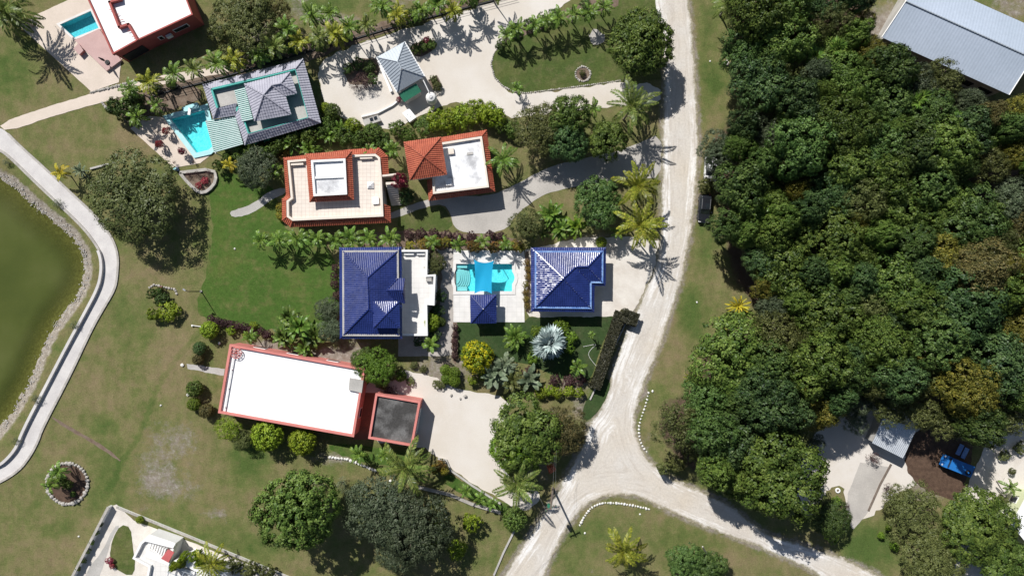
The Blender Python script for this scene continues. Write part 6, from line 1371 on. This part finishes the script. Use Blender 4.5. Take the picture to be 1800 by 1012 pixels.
wall_line('low white kerb at the lower edge of the carport yard', [(636, 206), (665, 199), (690, 186), (700, 178)], .4, .25, M['white_wall']); wall_line('low stone wall round the curved flower bed', chaikin([(317, 304), (378, 297), (382, 318), (368, 336), (352, 340), (334, 324), (318, 305)], 1, False), .4, .5, M['stone'])
wall_line('short pale wall beside the rosette plant', [(160, 297), (195, 288)], .3, .3, M['concrete']); wall_line('thin kerb along the lower left roadside', [(905, 930), (885, 970), (868, 1010)], .2, .3, M['concrete'], 'kerb', 'kerb')
wall_line('curved kerb round the tree bed in the sandy yard', chaikin([(873, 785), (870, 800), (880, 818), (895, 838)], 2, False), .25, .3, M['concrete'], 'kerb', 'kerb'); wall_line('stepped wall at the end of the sandy yard', [(770, 805), (785, 808), (792, 825), (830, 852), (880, 884)], .35, .3, M['concrete'])
wall_line('grey retaining wall on the grass below the yard', [(735, 855), (790, 868), (830, 885), (880, 900)], .3, .5, M['stone']); wall_line('wooden edge of the concrete slab by the shed', [(1566, 815), (1547, 850), (1526, 897)], .15, .3, M['wood'], 'slab_edge', 'edging')
# dark wire fence along the upper palms
def fence():
    pts = [(262, 172), (300, 160), (360, 145), (420, 128), (480, 110), (540, 92), (620, 70), (700, 46), (790, 22), (905, -8)]; P = [W(*p) for p in pts]
    t = thing('wire_fence', 'dark wire fence running under the upper row of palms', 'fence', P[0])
    for z in (.5, 1.0, 1.4): MB().tube([p + Vector((0, 0, z)) for p in P], .035, 4).build('wire', M['dark'], t)
    for a, b in zip(P, P[1:]):
        for k in range(3):
            q = a.lerp(b, k / 3); MB().box((q.x, q.y, .75), (.14, .14, 1.5)).build('post', M['dark'], t)
    mb = MB()
    for a, b in zip(P, P[1:]): d = b - a; mb.box(((a.x + b.x) / 2, (a.y + b.y) / 2, .12), (d.length, .18, .24), math.atan2(d.y, d.x))
    mb.build('footing', M['dark'], t)
fence()
# utility pole with wires, street lamp, leaning post
def poles():
    b = W(972, 857); t = thing('utility_pole', 'tall wooden utility pole at the road corner', 'utility pole', b); top = b + Vector((-.9, -.6, 9.0))
    MB().tube([b, b.lerp(top, .5), top], [.20, .17, .13], 10).build('pole', M['wood'], t)
    ca = b.lerp(top, .95); MB().box(ca, (1.9, .14, .16), R(25)).build('crossarm', M['wood'], t)
    d = Matrix.Rotation(R(25), 3, 'Z') @ Vector((1, 0, 0))
    for k in (-.85, -.3, .3, .85): MB().tube([ca + d * k, ca + d * k + Vector((0, 0, .3))], .07, 8).build('insulator', M['green_metal'], t)
    MB().tube([b.lerp(top, .80) + Vector((-.35, -.2, -.4)), b.lerp(top, .80) + Vector((-.35, -.2, .5))], .28, 12).build('transformer', M['green_metal'], t)
    ends = [(W(905, 985, 7.5), 0), (W(900, 985, 7.5), 1), (W(975, 800, 8), 2), (W(978, 790, 8), 3), (W(935, 852, 7), 0)]
    for i, (e, k) in enumerate(ends):
        a = ca + d * (-.85, -.3, .3, .85)[k] + Vector((0, 0, .3)); w = thing('power_line', ['left power line running down to the lower road', 'right power line running down to the lower road', 'left power line running up over the trees', 'right power line running up over the trees', 'short power line to the coconut palm side'][i], 'cable', a)
        e2 = a + (e - a) * (2.2 if i < 2 else 1); MB().tube([a.lerp(e2, j / 8) - Vector((0, 0, 1.0 * math.sin(math.pi * j / 8))) for j in range(9)], .014, 4).build('wire', M['steel'], w)
    b = W(354, 512); t = thing('street_lamp', 'thin dark street lamp at the edge of the green lawn', 'street lamp', b)
    MB().tube([b, b + Vector((0, 0, 4.7))], [.09, .06], 8).build('post', M['dark'], t); MB().box(b + Vector((0, 0, .1)), (.35, .35, .2)).build('base', M['concrete'], t)
    MB().tube([b + Vector((0, 0, 4.7)), b + Vector((-.4, .2, 4.85))], .05).build('arm', M['dark'], t); MB().box(b + Vector((-.55, .28, 4.83)), (.5, .25, .12), R(150)).build('lamp_head', M['steel'], t)
    b = W(1243, 975); t = thing('grey_post', 'leaning grey timber post on the grass island', 'post', b); MB().tube([b, b + Vector((-1.4, 2.3, 2.3))], [.14, .12], 8).build('pole', M['concrete'], t); MB().box(b + Vector((0, 0, .1)), (.5, .5, .25)).build('base', M['white_stone'], t)
    h = thing('garden_hut', 'tiny brown-roofed hut under the trees beside the utility pole', 'hut', W(968, 822)); c = WP([(961, 818), (972, 814), (977, 826), (966, 832)], 2); MB().prism([Vector((p.x, p.y, 0)) for p in inset(c, .15)], 0, 1.9).build('wall', M['cream'], h)
    ap = W(969, 822.5, 2.7)
    for i in range(4): roof_part('roof_slope', [(c[i], c[(i + 1) % 4], [ap])], M['orange_tile'], h, sp=.25, amp=.05, row=.3)
    z = thing('garden_hose', 'thin pale hose lying on the dark lawn', 'hose', W(1040, 620)); MB().tube([W(x, y, .05) for x, y in chaikin([(1025, 609), (1040, 606), (1050, 604), (1036, 616), (1034, 625), (1042, 636), (1050, 645)], 2, False)], .03, 5).build('hose', M['plastic'], z)
    z = thing('white_post', 'white post lying beside the yellow-green ball shrub', 'post', W(345, 572)); MB().tube([W(337, 571.5, .3), W(354, 574, .3)], .06).build('rail', M['white_wall'], z); MB().box(W(338, 572, .15), (.2, .3, .3)).build('foot', M['white_wall'], z)
poles()
# cars
def car(px, py, ang, paint, label, L=4.7, Wd=2.0):
    c = W(px, py); t = thing('parked_car', label, 'car', c); rot = Matrix.Rotation(ang, 3, 'Z'); mt = lambda x, y, z: c + rot @ Vector((x, y, z))
    def loft(sec, m, name, parent):       # sections: x, half width low, half width high, z low, z high
        vs, fs = [], []
        for x, w0, w1, z0, z1 in sec: vs += [mt(x, -w0, z0), mt(x, -w0 * 1.03, (z0 + z1) / 2), mt(x, -w1, z1), mt(x, w1, z1), mt(x, w0 * 1.03, (z0 + z1) / 2), mt(x, w0, z0)]
        n = 6
        for i in range(len(sec) - 1): fs += [(i * n + j, i * n + (j + 1) % n, (i + 1) * n + (j + 1) % n, (i + 1) * n + j) for j in range(n)]
        fs += [tuple(range(n - 1, -1, -1)), tuple(range((len(sec) - 1) * n, len(sec) * n))]
        return MB().add(vs, fs).build(name, m, parent)
    h, w = L / 2, Wd / 2
    loft([(-h, w * .78, w * .72, .45, .95), (-h + .15, w * .93, w * .86, .32, 1.02), (-h + .9, w, w * .93, .28, 1.05), (0, w, w * .95, .28, 1.08), (h - 1.3, w, w * .93, .28, 1.05), (h - .35, w * .95, w * .84, .30, .96), (h, w * .74, w * .66, .42, .82)], paint, 'body', t)
    loft([(-h + .12, w * .86, w * .70, 1.02, 1.06), (-h + .5, w * .88, w * .72, 1.03, 1.62), (h - 2.1, w * .90, w * .72, 1.05, 1.64), (h - 1.35, w * .86, w * .70, 1.02, 1.06)], M['glass'], 'windows', t)
    loft([(-h + .38, w * .72, w * .66, 1.6, 1.64), (-h + .7, w * .76, w * .70, 1.6, 1.69), (h - 2.4, w * .76, w * .70, 1.6, 1.69), (h - 2.05, w * .72, w * .66, 1.6, 1.65)], paint, 'roof', t)
    MB().box(mt(-.3, .28, 1.695), (.8, .62, .02), ang).build('sunroof', M['glass'], t)
    for y in (-1, 1):
        MB().box(mt(-.6, y * w * .68, 1.72), (1.7, .05, .05), ang).build('roof_rail', M['steel'], t); MB().box(mt(h - 1.7, y * (w + .1), 1.08), (.18, .24, .16), ang).build('mirror', paint, t)
        MB().box(mt(h - .13, y * w * .62, .78), (.22, .38, .16), ang).build('headlight', M['white_wall'], t); MB().box(mt(-h + .06, y * w * .66, .92), (.14, .3, .2), ang).build('tail_light', M['red_panel'], t)
        for x in (-h + .85, h - .9):
            p = mt(x, y * (w - .1), .34); d = rot @ Vector((0, .12, 0)); o = MB().tube([p - d, p + d], .34, 18).build('wheel', M['rubber'], t); MB().tube([p - d * 1.05, p + d * 1.05], .2, 12).build('rim', M['steel'], o)
    MB().box(mt(h - .02, 0, .48), (.12, 1.3, .12), ang).build('licence_plate', M['plastic'], t)
car(1236, 367, R(-95), M['black_paint'], 'black car parked on the verge beside the wood'); car(1247, 300, R(-92), M['white_paint'], 'pale car almost hidden under the branches behind the black car')
